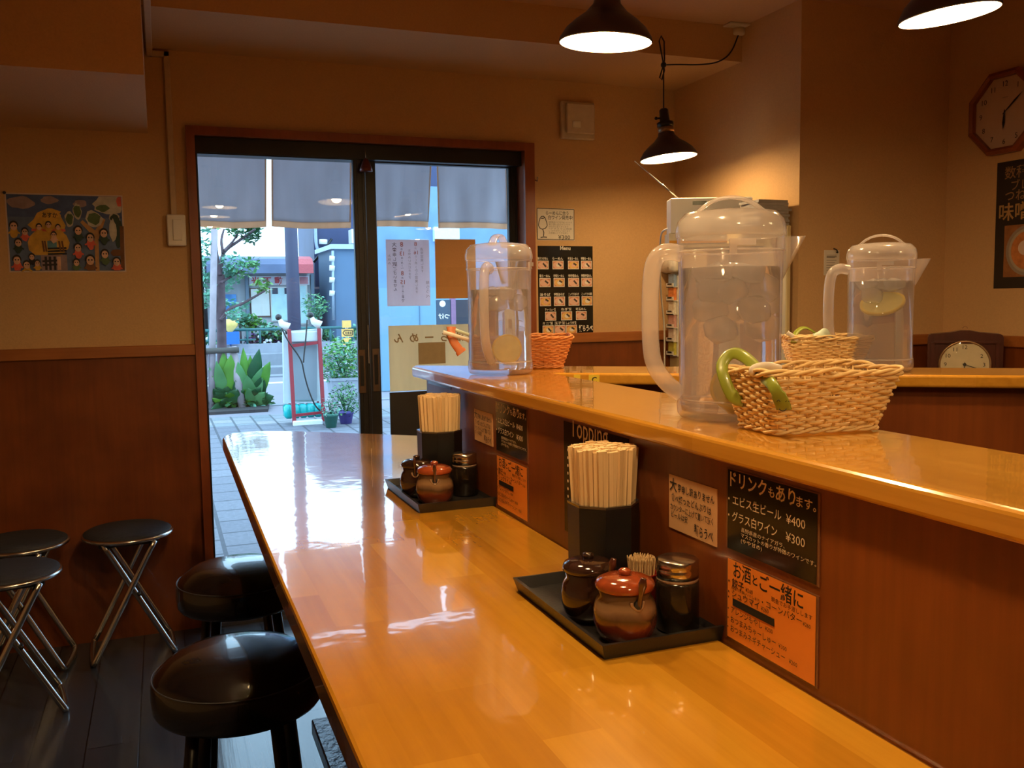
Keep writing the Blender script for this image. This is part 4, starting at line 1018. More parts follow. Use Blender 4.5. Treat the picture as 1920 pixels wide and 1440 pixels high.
strap('green_strap', [Pz(1488, 642, 2.08), Pz(1490, 625, 2.10), Pz(1506, 612, 2.12), Pz(1524, 620, 2.12), Pz(1536, 632, 2.12)], GRNS, 'olive green strap arching over the middle basket behind the near one', .006, face=False)
strap('pale_green_strap', [Pz(1528, 634, 2.08), Pz(1540, 628, 2.08), Pz(1550, 620, 2.10), Pz(1556, 634, 2.10)], PGR, 'pale green folded strap standing in the middle basket', .010, face=False, th=.004)
strap('white_strap', [Pz(1476, 624, 2.08), Pz(1486, 630, 2.08), Pz(1496, 638, 2.08)], WHS, 'white strap end at the left rim of the middle basket', .005, face=False)
strap('orange_strap', [Pz(846, 613, 2.33), Pz(846, 630, 2.32), Pz(852, 644, 2.32), Pz(866, 662, 2.32)], RUST, 'orange brown strap hooked over the far orange basket', .011, face=False)
strap('white_strap', [Pz(831, 623, 2.30), Pz(846, 627, 2.30), Pz(868, 634, 2.33), Pz(880, 638, 2.36)], WHS, 'long ivory strap poking left out of the far orange basket', .005, face=False)
strap('pale_green_strap', [Pz(845, 615, 2.36), Pz(860, 621, 2.36), Pz(880, 628, 2.38)], PGR, 'pale green strap beside the ivory one in the far orange basket', .004, face=False)

# ------------------------------------------------------------ the corner niche: cream cabinet, CD player, cases
CR = M('cream cabinet', (.62, .50, .26), .45, noise=.03)
xf = 2.232
ctop = float(onx(1490, 420, xf)[2])
yl = float(onx(1250, 560, xf)[1])
cab = MB().use(CR).box((xf, Y3+.012, 0), (XC-.024, min(yl, W-.03), ctop), .004).build('cream_cabinet', label='tall shallow cream cabinet against the niche wall behind the nearest pitcher', cat='cabinet')
MB().use(M('cabinet door groove', (.30, .24, .12), .5)).box((xf-.001, 3.25, .1), (xf+.002, 3.256, ctop-.02)).build('door_groove', cab)
# shelf, tissue box and CD player facing the counters
fr = V(.933, -.36, 0); bk_ = V(.36, .933, 0)
P0 = V(ony(1258, 437, 3.15)); rt = float(ony(1258, 371, 3.15)[2]); rb = P0.z
sz = float(ony(1258, 457, 3.15)[2])
ft = lambda w0, w1, d0, d1, z: [V(P0.x, P0.y, z) + fr*w0 + bk_*d0, V(P0.x, P0.y, z) + fr*w1 + bk_*d0, V(P0.x, P0.y, z) + fr*w1 + bk_*d1, V(P0.x, P0.y, z) + fr*w0 + bk_*d1]
shf = MB().use(CR).slab([(P0.x-.005, P0.y+.03, sz-.014), (P0.x+.30, P0.y-.13, sz-.014), (xf, P0.y-.13, sz-.014), (xf, P0.y+.27, sz-.014)], None, V(0, 0, .012)).build('wall_shelf', label='cream shelf board jutting from the cabinet under the white CD player', cat='shelf')
bx = MB().use(M('white carton', (.80, .74, .62), .5)); bx.loft([ft(-.008, .22, .0, .10, sz), ft(-.008, .22, .0, .10, rb-.001)]); bx = bx.build('tissue_box', label='low white and orange carton under the CD player', cat='box')
MB().use(M('orange print', (.90, .40, .03), .5)).loft([ft(-.006, .222, -.001, .0, sz+.001), ft(-.006, .222, -.001, .0, sz+.012)]).build('orange_stripe', bx)
cdp = thing('cd_player', tuple(P0), 'white CD player with small grey display standing on the corner shelf', 'cd player')
MB().use(M('player white', (.80, .79, .80), .3, noise=.01)).loft([ft(0, .32, 0, .10, rb), ft(0, .32, 0, .10, rt-.004), ft(.004, .316, .004, .096, rt)]).build('case', cdp)
MB().use(M('lcd grey', (.16, .19, .17), .2)).loft([ft(.085, .140, -.0015, .0, rt-.029), ft(.085, .140, -.0015, .0, rt-.014)]).build('display', cdp)
MB().use(BLK).loft([ft(.02, .30, -.001, 0, rb+.018), ft(.02, .30, -.001, 0, rb+.0195)]).build('disc_slot', cdp)
q0 = V(P0.x, P0.y, rt) + fr*.045 + bk_*.06; q1 = V(ony(1190, 302, 3.12))
MB().use(CHROME, True).tube([q0, q0.lerp(q1, .4), q0.lerp(q1, .4), q1], [.003, .003, .002, .0015], 8).build('antenna', cdp)
WH2 = M('white cable', (.82, .78, .72), .4)
cb = [V(ony(1262, 427, 3.20)), V(ony(1246, 430, 3.24)), V(ony(1238, 440, 3.3)), V(ony(1237, 500, 3.5)), V(ony(1240, 560, 3.6)), V(ony(1246, 610, 3.66)), V(ony(1246, 690, 3.70))]
MB().use(WH2, True).tube(smooth(cb, 2), .004, 8).build('power_cable', label='white power cable looping down from the CD player', cat='cable')
# paper bag and card rack on the cabinet face
def fx(u, v): return V(onx(u, v, xf))
a, b = fx(1250, 479), fx(1275, 511)
mm = MB().use(M('crumpled white bag', (.80, .76, .72), .6, noise=.1, bump=.6, scale=30), True)
ym, zm, hy, hz_ = (a.y+b.y)/2, (a.z+b.z)/2, abs(a.y-b.y)/2, abs(a.z-b.z)/2
mm.loft([[(xf-.001-(.04 if t in (1, 2) else .012), ym+hy*c_, zm+hz_*k_) for c_ in (-1, -.4, .4, 1)] + [(xf-.001, ym+hy*c_, zm+hz_*k_) for c_ in (1, -1)] for t, k_ in enumerate((-1, -.7, .5, 1))]); mm.build('paper_bag', label='crumpled white bag hanging on the cream cabinet face', cat='bag')
CARDC = [(.25, .35, .55), (.80, .25, .08), (.80, .70, .62), (.62, .35, .33), (.72, .62, .55), (.60, .55, .10)]
rk = thing('card_rack', tuple(fx(1264, 670)), 'tall rack of six little card pockets on the cream cabinet', 'rack')
ya, yb_ = fx(1260, 600).y, fx(1272, 600).y
WR = M('white rack', (.82, .80, .76), .4)
MB().use(WR).box((xf-.004, yb_, fx(1264, 668).z), (xf, ya, fx(1264, 512).z)).build('back_plate', rk)
for i in range(6):
    v0 = 531 + i*25.4; za = fx(1264, v0).z; zb_ = fx(1264, v0+8).z; zc = fx(1264, v0-17).z
    pk = MB().use(WR).box((xf-.030, yb_-.002, zb_), (xf-.004, ya+.002, zb_+.003)).box((xf-.030, yb_-.002, zb_), (xf-.027, ya+.002, za)).build('pocket', rk)
    MB().use(BLK).box((xf-.0315, yb_+.01, za-.008), (xf-.0302, ya-.01, za-.001)).build('pocket_label', pk)
    MB().use(M('card %d' % i, CARDC[i], .5, noise=.2, scale=120)).box((xf-.022, yb_+.004, zb_+.004), (xf-.008, ya-.004, zc)).build('business_cards', label='stack of small business cards in the rack, %s from the top' % ['first', 'second', 'third', 'fourth', 'fifth', 'sixth'][i], cat='cards')
# CD cases stacked on the cabinet beside the column
rnd = random.Random(12); z_ = ctop + .001
cdc = [(.12, .10, .10), (.10, .05, .05), (.28, .20, .16), (.05, .05, .08), (.30, .28, .28), (.08, .03, .03), (.45, .40, .36), (.10, .09, .09), (.20, .12, .10), (.70, .68, .66)]
top_c = float(onx(1470, 372, 2.2)[2]); n_c = max(4, int((top_c - z_)/.0105))
words = ['lowest', 'second lowest', 'third lowest', 'fourth lowest', 'fifth lowest', 'sixth lowest', 'seventh lowest', 'eighth lowest', 'ninth lowest', 'tenth lowest']
for i in range(min(n_c, 10)):
    o = thing('cd_case', (2.185+rnd.uniform(-.006, .006), 2.950+rnd.uniform(-.006, .006), z_), 'slim disc case in the stack beside the column, %s' % words[i], 'cd case', 'disc cases stacked on the cabinet', rnd.uniform(-.08, .08), True)
    MB().use(M('case card %d' % i, cdc[i], .3, coat=.3)).box((-.060, -.060, .001), (.060, .060, .0085)).build('inlay', o)
    MB().use(M('clear case', (.35, .33, .32), .12, coat=.8)).box((-.066, -.063, 0), (-.060, .063, .0095)).box((-.066, -.063, .0085), (.066, .063, .0098)).box((-.06, -.063, 0), (.066, -.060, .0095)).build('jewel_case', o)
    z_ += .0105
# ------------------------------------------------------------ noren curtains and sheets on the door glass
NOR = cloth('grey linen', (.60, .56, .60), .5); HEM = cloth('tan linen hem', (.85, .60, .44), .5)
YN = 4.70
MB().use(M('curtain rod', (.10, .06, .04), .4), True).cyl((-.4, YN, 2.130), (2.4, YN, 2.130), .009, 12).build('curtain_rod', label='thin rod outside the doorway carrying the four linen curtains', cat='rod')
st('trim_eave', MB().use(M('eave boards', (.10, .07, .06), .7)).box((-1.0, W+TH, 2.20), (3.0, 4.78, 2.26)).box((-.3, YN-.01, 2.126), (-.27, YN+.01, 2.20)).box((2.3, YN-.01, 2.126), (2.33, YN+.01, 2.20)))
def noren(u0t, u1t, u0b, u1b, vb, seed, label):
    a, b = ony(u0t, 284, YN), ony(u1t, 300, YN); c, d_ = ony(u0b, vb, YN), ony(u1b, vb+2, YN)
    zt_, zb_ = 2.126, (c[2]+d_[2])/2; n1, n2 = 26, 22; hem = .030
    def P(i, j, z0, z1):
        f_ = i/n1; z = z0 + (z1-z0)*j/n2; g = (zt_-z)/(zt_-zb_)
        x = (a[0]*(1-g)+c[0]*g)*(1-f_) + (b[0]*(1-g)+d_[0]*g)*f_
        y = YN + .010*math.sin(f_*9+seed+g*1.5)*g + .005*math.sin(f_*21+seed*2)*g + .004
        z -= .007*math.sin(math.pi*f_)*g*(1 if seed % 2 else -.6)
        return (x, y, z)
    def cl(name, z0, z1, mat, par=None, lab=None, off=0):
        m_ = MB().use(mat, True)
        m_.add([(p[0], p[1]+off, p[2]) for j in range(n2+1) for p in [P(i, j, z0, z1) for i in range(n1+1)]], [(j*(n1+1)+i, j*(n1+1)+i+1, (j+1)*(n1+1)+i+1, (j+1)*(n1+1)+i) for j in range(n2) for i in range(n1)])
        o = m_.build(name, par, None, lab, 'curtain' if lab else None, 'linen curtains in the doorway' if lab else None)
        s_ = o.modifiers.new('t', 'SOLIDIFY'); s_.thickness = .0012; return o
    o = cl('noren_curtain', zt_, zb_+hem, NOR, None, label)
    cl('bottom_hem', zb_+hem+.001, zb_, HEM, o, None, -.0005)
    m_ = MB().use(HEM)
    for f_ in (0, 1):
        i = 0 if f_ == 0 else n1
        pts = [P(i, j, zt_, zb_+hem) for j in range(n2+1)]; m_.tube([(p[0]+(.004 if f_ == 0 else -.004), p[1]-.002, p[2]) for p in pts], [(.0008, .0045)]*len(pts), 6, flat=(0, 1, 0))
    m_.build('side_seam', o)
noren(352, 502, 356, 499, 424, 1, 'grey linen curtain panel hanging at the left end of the doorway')
noren(510, 661, 509, 659, 425, 3, 'grey linen curtain panel second from the left, beside the door stiles')
noren(700, 812, 700, 803, 425, 2, 'grey linen curtain panel just right of the black door stiles')
noren(818, 950, 822, 954, 428, 4, 'grey linen curtain panel at the right end of the doorway')
YG = W + .078 - .0035
WP = cloth('thin white notice paper', (.90, .84, .90), .55)
def gsheet(name, c0, c1, mat, label, cat, y=YG, t=.001):
    return sheet(name, 'y', c0, c1, y, mat, label, cat, t=t)
r, F, w, h = gsheet('holiday_notice', (723, 449), (807, 573), WP, 'white notice taped to the glass with red dates seen from behind', 'notice')
RI = M('red brown ink seen through', (.50, .14, .09), .6, noise=0); GI = M('grey ink seen through', (.16, .11, .12), .6, noise=0); G2 = M('light ink seen through', (.42, .36, .36), .6, noise=0)
def mcol(items, u, v):
    for tx, sz_, mt in items:
        for chunk in ([tx] if tx.isdigit() else tx):
            F.text(chunk, u*w + len(chunk)*sz_*.0, v*h + sz_*w*.85, sz_*w, mt, center=True, mirror=True, bold=.01 if mt is not G2 else 0); v += sz_*w*1.08/h
mcol([('お休み', .075, G2)], .07, .22)
mcol([('大変', .11, GI), ('申し', .09, GI), ('訳', .11, GI), ('ございません', .085, GI)], .19, .04)
mcol([('8', .15, RI), ('月', .05, GI), ('13', .13, RI), ('日(月)', .05, GI), ('〜', .07, GI), ('8', .14, RI), ('月', .05, GI), ('15', .13, RI), ('日(水)', .05, GI), ('まで', .08, GI)], .36, .02)
mcol([('お休みいただきます', .07, G2)], .53, .14)
mcol([('8', .13, RI), ('月', .05, G2), ('16', .12, RI), ('日', .05, G2), ('(木)から営業します', .075, G2)], .68, .02)
mcol([('通常営業します', .075, G2)], .82, .12)
mcol([('麺', .08, G2), ('らうべ', .10, G2)], .94, .62)
F.build('lettering', r)
def glitter():
    m, nt, b = _new('glossy brown wrapped sheet'); L = nt.links.new
    b.inputs['Base Color'].default_value = (.72, .36, .12, 1); b.inputs['Roughness'].default_value = .4; b.inputs['Metallic'].default_value = 0; b.inputs['Coat Weight'].default_value = 1
    tc = nt.nodes.new('ShaderNodeTexCoord'); n = nt.nodes.new('ShaderNodeTexVoronoi'); n.inputs['Scale'].default_value = 130
    bp = nt.nodes.new('ShaderNodeBump'); bp.inputs['Strength'].default_value = 1; bp.inputs['Distance'].default_value = .04; L(bp.outputs[0], b.inputs['Coat Normal'])
    L(tc.outputs['Object'], n.inputs[0]); L(n.outputs[0], bp.inputs['Height']); return m
GL = glitter(); PLN = M('brown paper panel', (.66, .33, .11), .6, noise=.05)
r, F, w, h = gsheet('brown_wrapped_board', (815, 448), (893, 559), GL, 'shiny crinkled brown sheet taped to the glass beside the far left pitcher', 'sheet')
F.rect(.0, h*.475, w, h*.80, PLN); F.build('plain_band', r)
CB = cloth('cream board', (.88, .74, .52), .55); CB2 = M('darker cream patch', (.40, .30, .17), .6); BT = M('faded brown lettering', (.36, .22, .09), .6)
r, F, w, h = gsheet('menu_board', (728, 611), (880, 727), CB, 'cream board on the glass with backwards ramen lettering', 'board')
for i, ch in enumerate('んめーら油'): F.text(ch, w*(.12+.19*i), h*.25, w*.125, BT, bold=.02, center=True, mirror=True)
F.rect(w*.36, h*.27, w*.70, h*.60, CB2); F.text('お待ちしてます', w*.75, h*.94, w*.06, BT, bold=0, center=True, mirror=True); F.build('lettering', r)
gsheet('black_board', (730, 736), (812, 850), M('dull black board', (.014, .010, .009), .5), 'plain black board behind the glass below the cream board', 'board', t=.01)

# ------------------------------------------------------------ outside: paving, road, kerbs
GZ = -.006
st('ground', MB().use(PAVE).box((-6, W+TH, -.2), (14, 10.95, GZ)))
st('ground_pale_band', MB().use(PAVE2).box((-6, 10.1, GZ), (14, 10.95, GZ+.002)))
ASP = M('road asphalt', (.26, .24, .28), .8, noise=.06, scale=60)
st('road', MB().use(ASP).box((-10, 10.95, -.2), (24, 17.4, GZ)))
KERB = M('kerb concrete', (.26, .27, .30), .8, noise=.08, scale=10)
st('trim_kerb', MB().use(KERB).box((-10, 11.85, GZ), (24, 12.0, GZ+.015)).box((-10, 16.6, GZ), (24, 16.9, .02)))
st('trim_road_line', MB().use(M('white road paint', (.85, .87, .9), .6)).box((-10, 15.3, GZ), (24, 15.55, GZ+.004)))
m = MB().use(KERB).box((-10, 17.4, -.2), (24, 25, .12)); m.box((-10, 18.0, .12), (24, 18.5, .34)); m.use(M('planter stone', (.32, .33, .37), .8, noise=.1, scale=6)).box((-10, 18.5, .12), (24, 19.3, .52))
st('ground_far_pavement', m)

# ------------------------------------------------------------ shop, dark house, blue box and neighbours across the road
def YP(u, v, y): return V(ony(u, v, y))
YS = 21.0
def fbox(mb, u0, v0, u1, v1, y, d_=.05):
    a, b = YP(u0, v0, y), YP(u1, v1, y); mb.box((a.x, y-d_, b.z), (b.x, y, a.z)); return mb
CRW = M('pale shop wall', (.42, .44, .46), .7, noise=.05, scale=2)
shop = thing('real_estate_shop', YP(480, 640, YS), 'small pale shop across the road with a rounded dark awning and red signage', 'shop')
a, b = YP(386, 512, YS), YP(588, 690, YS)
MB().use(CRW).box((a.x, YS, b.z), (b.x, YS+3, a.z+.3)).build('wall', shop)
AW = M('slate awning', (.10, .13, .22), .5, noise=.15, scale=3); AWR = M('red awning end', (.50, .09, .10), .5, noise=.15)
a, b = YP(386, 478, YS-.9), YP(588, 512, YS-.9); hh = a.z-b.z
def awn(x0, x1, mt):
    pr = [(YS, a.z+.02), (YS-.45, a.z), (YS-.78, a.z-hh*.18), (YS-.9, a.z-hh*.5), (YS-.9, b.z), (YS-.86, b.z), (YS, b.z+.02)]
    m_ = MB().use(mt); m_.loft([[(x0, y, z) for y, z in pr], [(x1, y, z) for y, z in pr]]); return m_
xr = YP(541, 500, YS-.9).x
awn(a.x, xr, AW).build('awning', shop); awn(xr, b.x, AWR).build('awning_end', shop)
for u in (462, 585): MB().use(M('shop post', (.16, .22, .28), .5)).box((YP(u-3, 520, YS-.06).x, YS-.12, .1), (YP(u+3, 520, YS-.06).x, YS-.0, b.z)).build('post', shop)
sb = fbox(MB().use(M('shop sign board', (.70, .66, .70), .5)), 466, 518, 580, 534, YS-.02).build('sign_board', shop)
a, b = YP(466, 518, YS-.075), YP(580, 534, YS-.075); F = Flat((a.x, YS-.075, a.z), (1, 0, 0), (0, 0, 1)); RS = M('red sign lettering', (.62, .07, .08), .5, noise=0)
w_, h_ = b.x-a.x, a.z-b.z
for i, ch in enumerate('光不動産'): F.text(ch, w_*(.04+.19*i), h_*.88, h_*.95, RS, bold=.03)
F.rect(w_*.84, h_*.1, w_*.98, h_*.9, M('pink sign block', (.62, .25, .28), .5)); F.build('sign_lettering', sb)
DKW = M('dark shop window', (.03, .05, .09), .15); BWN = M('brown frame', (.16, .07, .05), .5); MINT = M('pale mint glass', (.55, .80, .80), .25, noise=.12, scale=6)
for nm, (u0, v0, u1, v1), mt in (('window', (508, 540, 542, 600), MINT), ('window', (562, 536, 576, 606), MINT), ('notice_window', (470, 542, 506, 592), M('cream posters', (.72, .72, .66), .5, noise=.15, scale=3))):
    f_ = fbox(MB().use(BWN if mt is not MINT else WHITEP), u0-2, v0-2, u1+2, v1+2, YS-.01).build('window_frame', shop); fbox(MB().use(mt), u0, v0, u1, v1, YS-.05, .03).build(nm, f_)
fbox(MB().use(DKW), 510, 540, 521, 551, YS-.075, .02).build('transom_pane', shop); fbox(MB().use(DKW), 533, 540, 541, 551, YS-.075, .02).build('transom_pane', shop)
fbox(MB().use(M('poster blue', (.08, .28, .62), .5, noise=.3, scale=5)), 414, 552, 444, 586, YS-.02, .04).build('blue_poster_case', shop)
dh = thing('dark_house', YP(615, 640, 22.5), 'dark blue house front with pipes right of the pale shop', 'house')
DBL = M('dark navy wall', (.035, .045, .11), .6, noise=.15, scale=2)
a, b = YP(583, 300, 22.4), YP(980, 690, 22.4); MB().use(DBL).box((a.x, 22.4, 0), (b.x, 25, 4.9)).build('wall', dh)
PIPE = M('grey pipe', (.35, .42, .52), .4)
MB().use(PIPE, True).tube(smooth([YP(591, 405, 22.25), YP(592, 455, 22.25), YP(597, 472, 22.25), YP(606, 472, 22.25), YP(614, 466, 22.25), YP(625, 464, 22.25)], 2), .04, 8).build('drain_pipe', dh)
MB().use(BLK, True).tube([YP(588, 492, 22.2), YP(606, 470, 22.2), YP(622, 448, 22.2)], .03, 6).build('cable', dh)
MB().use(WHITEP, True).cyl(YP(606, 449, 22.2), YP(606, 458, 22.2), .10, 12).build('lamp_globe', dh)
f_ = fbox(MB().use(M('pinkish frame', (.40, .28, .30), .5)), 586, 538, 622, 606, 22.3).build('window_frame', dh); fbox(MB().use(M('dim pane', (.10, .10, .16), .3)), 589, 542, 619, 583, 22.24, .03).build('pane', f_)
fbox(MB().use(M('meter box', (.55, .68, .62), .5)), 597, 568, 613, 581, 22.18, .2).build('meter_box', dh)
MB().use(M('dark door', (.06, .06, .10), .5)).box((YP(588, 600, 22.3).x, 22.3, .1), (YP(622, 600, 22.3).x, 22.4, YP(588, 585, 22.3).z)).build('door', dh)
fbox(MB().use(WHITEP), 653, 432, 668, 458, 22.0, .4).build('air_conditioner', dh)
bb = thing('blue_annex', YP(645, 650, 19.9), 'blue grey flat walled annex right of the dark house, seen beside the door stile', 'building')
BLG = M('blue grey siding', (.11, .18, .28), .7, noise=.05, scale=3)
a, b = YP(626, 467, 20.0), YP(700, 650, 20.0); MB().use(BLG).box((a.x, 20.0, .1), (b.x+1.2, 22.1, a.z)).build('wall', bb)
MB().use(M('annex cornice', (.45, .55, .68), .5)).box((a.x-.08, 19.9, a.z), (b.x+1.3, 22.12, a.z+.10)).build('cornice', bb)
for i, v in enumerate((480, 498, 520, 545)): MB().use(WHITEP, True).cyl(YP(623, v, 19.95), YP(622, v+10, 19.95), .06, 8).build('insulator', bb)
MB().use(PIPE, True).cyl(YP(624, 470, 19.93), YP(625, 600, 19.93), .03, 8).build('wire_pipe', bb)
lh = thing('left_house', YP(368, 640, 20.0), 'dark brown house edge at the far left of the doorway view', 'house')
a, b = YP(330, 350, 20.0), YP(378, 690, 20.0); MB().use(M('dark brown boards', (.07, .05, .07), .7, noise=.2, scale=4)).box((a.x-4, 20.0, 0), (b.x, 24, 4.6)).build('wall', lh)
fbox(MB().use(M('white house corner', (.6, .65, .75), .6)), 379, 422, 384, 560, 19.95, .06).build('corner_board', lh)
fbox(MB().use(M('pale gate', (.45, .50, .60), .6)), 364, 528, 375, 595, 19.9, .1).build('gate_panel', lh)
# neighbour wall seen through the right door
nb = thing('neighbour_wall', (5.2, 12.9, 0), 'light blue grey neighbour facade seen through the right hand door', 'building')
LB = M('light blue facade', (.17, .31, .42), .7, noise=.06, scale=2)
a, b = YP(712, 540, 13.0), YP(1010, 730, 13.0); MB().use(LB).box((a.x, 13.0, 0), (b.x, 14.2, a.z)).build('lower_wall', nb)
a2, b2 = YP(700, 505, 14.0), YP(1010, 560, 14.0); MB().use(M('mid blue facade', (.16, .27, .42), .6, noise=.2, scale=2)).box((a2.x, 14.0, 1.0), (b2.x, 15, 3.1)).build('upper_wall', nb)
MB().use(M('seam', (.12, .2, .3), .6)).box((YP(787, 600, 12.99).x, 12.985, 0), (YP(788, 600, 12.99).x, 13, a.z)).build('wall_seam', nb)
MB().use(M('white window band', (.70, .85, .95), .4)).box((YP(815, 450, 13.9).x, 13.9, YP(815, 452, 13.9).z), (YP(862, 450, 13.9).x, 14.0, YP(815, 425, 13.9).z)).build('window_band', nb)
a, b = YP(818, 562, 9.0), YP(845, 607, 9.0)
bd = MB().use(M('chalk board slate', (.035, .06, .10), .4)).box((a.x, 8.98, .0), (b.x, 9.02, a.z), .004).build('street_board', label='black street board with white brush lettering behind the right door', cat='board')
F = Flat((a.x, 8.98, a.z), (1, 0, 0), (0, 0, 1)); ww = b.x-a.x
MB().use(M('board frame purple', (.25, .12, .22), .5)).box((b.x, 8.97, 0), (b.x+.05, 9.03, a.z+.02)).build('frame', bd)
F.disc(ww*.4, ww*.28, ww*.22, WHT); F.text('つけ', ww*.5, ww*1.30, ww*.42, WHT, bold=.03, mirror=True, center=True); F.build('lettering', bd)
a = YP(846, 562, 9.2); MB().use(M('black cabinet board', (.015, .015, .03), .4)).box((a.x, 9.2, 0), (a.x+.20, 9.3, a.z)).build('street_cabinet', label='plain black upright panel right of the street board outside', cat='panel')

# utility pole
p = YP(552, 612, 13.2); MB().use(M('dark pole', (.055, .055, .10), .6, noise=.1, scale=4), True).lathe([(.095, GZ), (.09, 2), (.08, 7)], (p.x, 13.2, 0), 20).build('utility_pole', label='dark round utility pole across the pavement, behind the red sign frame', cat='pole')

# ------------------------------------------------------------ plants
def leafmat(n_, c): return M('leaf ' + n_, c, .45, noise=.3, scale=3)
L1, L2, L3, L4, L5 = leafmat('mid', (.10, .28, .10)), leafmat('bright', (.10, .28, .03)), leafmat('blue green', (.13, .36, .24)), leafmat('purple', (.16, .06, .22)), leafmat('deep', (.018, .09, .03))
BARK = M('bark', (.10, .06, .07), .8, noise=.3, scale=12, bump=.6); STK = M('weathered stake', (.34, .28, .30), .8, noise=.2, scale=8)
def leaves(mb, c, rad, n_, size, rnd, sc=(1, 1, 1)):
    for _ in range(n_):
        while True:
            d_ = V(rnd.uniform(-1, 1), rnd.uniform(-1, 1), rnd.uniform(-1, 1))
            if d_.length <= 1: break
        p_ = V(c) + V(d_.x*rad*sc[0], d_.y*rad*sc[1], d_.z*rad*sc[2])
        a_ = V(rnd.uniform(-1, 1), rnd.uniform(-1, 1), rnd.uniform(-.6, .6)).normalized(); b_ = a_.cross(V(rnd.uniform(-1, 1), rnd.uniform(-1, 1), 1)).normalized(); s_ = size*rnd.uniform(.6, 1.3)
        mb.add([p_, p_ + a_*s_*.5 + b_*s_*.28, p_ + a_*s_, p_ + a_*s_*.5 - b_*s_*.28], [(0, 1, 2, 3)])
YT = 11.9
tr = thing('street_tree', YP(418, 772, YT-.2), 'young staked street tree outside the left door', 'tree')
tb = YP(418, 772, YT-.2)
m = MB().use(BARK, True)
m.tube(smooth([tb, YP(417, 700, YT), YP(415, 600, YT), YP(413, 540, YT), YP(412, 515, YT)], 2), .060, 10)
m.build('trunk', tr)
m = MB().use(BARK, True)
for pts, r_ in (([(412, 515), (405, 480), (402, 430), (402, 400)], .035), ([(412, 515), (416, 485), (420, 470), (450, 450), (478, 430)], .03), ([(418, 475), (414, 450), (420, 430)], .022), ([(413, 530), (440, 515), (455, 505)], .018), ([(414, 600), (430, 578), (450, 572), (480, 555), (497, 545)], .025), ([(420, 470), (440, 450), (447, 432)], .018)):
    q = smooth([YP(u, v, YT+.15*math.sin(i+u)) for i, (u, v) in enumerate(pts)], 2); m.tube(q, [r_*(1-.6*i/len(q)) for i in range(len(q))], 7)
m.build('branches', tr)
m = MB(); rnd = random.Random(21)
for (u, v, rr_, mt, n_) in [(385, 462, 18, L3, 70), (375, 490, 12, L3, 40), (372, 515, 16, L3, 60), (395, 525, 18, L3, 70), (385, 550, 12, L3, 40), (390, 560, 14, L3, 45), (440, 490, 20, L3, 80), (455, 505, 22, L1, 90), (435, 520, 18, L3, 80), (470, 495, 14, L1, 50), (425, 505, 16, L3, 60), (440, 432, 14, L1, 70), (460, 437, 16, L5, 90), (478, 430, 14, L5, 80), (470, 448, 12, L5, 50), (425, 540, 12, L3, 30), (490, 530, 12, L2, 50), (494, 543, 9, L2, 35), (452, 575, 12, L3, 40), (420, 570, 14, L3, 40), (440, 592, 16, L3, 60), (392, 575, 10, L3, 30), (405, 420, 14, L1, 50), (385, 430, 12, L3, 30), (430, 415, 16, L1, 60)]:
    m.use(mt); leaves(m, YP(u, v, YT+rnd.uniform(-.3, .3)), rr_*YT/FOC*1.0, n_, .075, rnd, (1.1, 1, .75))
m.build('foliage', tr)
for (u0, v0, u1, v1, r_, lab) in ((384, 655, 379, 775, .045, 'weathered short upright tree stake at the left of the tree'), (402, 430, 396, 775, .04, 'tall thin weathered pole tied to the street tree'), (436, 650, 455, 768, .05, 'leaning weathered tree stake right of the trunk')):
    MB().use(STK, True).cyl(YP(u0, v0, YT-.25), YP(u1, v1, YT-.25), r_, 10).build('tree_stake', label=lab, cat='stake')
MB().use(M('dark crossbar', (.08, .07, .06), .8), True).cyl(YP(368, 659, YT-.32), YP(448, 656, YT-.32), .035, 8).build('stake_crossbar', label='dark horizontal bar tying the tree stakes together', cat='bar')
def blade(mb, b, t, w0, droop=.0, side=V(1, 0, 0)):
    b, t = V(b), V(t); n_ = 8; L_ = []; R_ = []; C_ = []
    for i in range(n_+1):
        f_ = i/n_; p_ = b.lerp(t, f_) + V(0, 0, -droop*f_*f_); ww_ = w0*math.sin(math.pi*min(1, .12+f_*.88))**.8 if f_ < 1 else 0.002
        L_.append(p_ + side*ww_ + V(0, .02, .0)); R_.append(p_ - side*ww_ + V(0, .02, 0)); C_.append(p_)
    mb.add(L_ + C_ + R_, [(i, i+1, n_+1+i+1, n_+1+i) for i in range(n_)] + [(n_+1+i, n_+2+i, 2*n_+3+i, 2*n_+2+i) for i in range(n_)])
def broad(name, c, blades, label):
    root = thing(name, c, label, 'plant', 'broad leaved plants under the tree')
    rq = random.Random(len(label))
    blades = [(a_, b_, c_, b_-(b_-d_)*1.18, e_, f_, g_) for a_, b_, c_, d_, e_, f_, g_ in blades]
    blades += [(u+rq.uniform(-9, 9), v, u+rq.uniform(-34, 30), v-rq.uniform(8, 70), rq.uniform(.05, .09), rq.choice((L1, L2, L5, L5)), rq.uniform(0, .12)) for (u, v) in [(blades[0][0]+4, 767)]*12]
    for k, (u0, v0, u1, v1, w_, mt, dr) in enumerate(blades):
        a_, b_ = YP(u0, v0, YT-.2+.04*(k % 4)), YP(u1, v1, YT-.2-.05*(k % 3)); d_ = (b_-a_); sd = V(d_.z, 0, -d_.x); sd = sd.normalized() if sd.length > 0 else V(1, 0, 0)
        m_ = MB().use(mt, True); blade(m_, a_, b_ + V(0, -.1, dr), w_, dr, sd); m_.build('leaf', root)
    return root
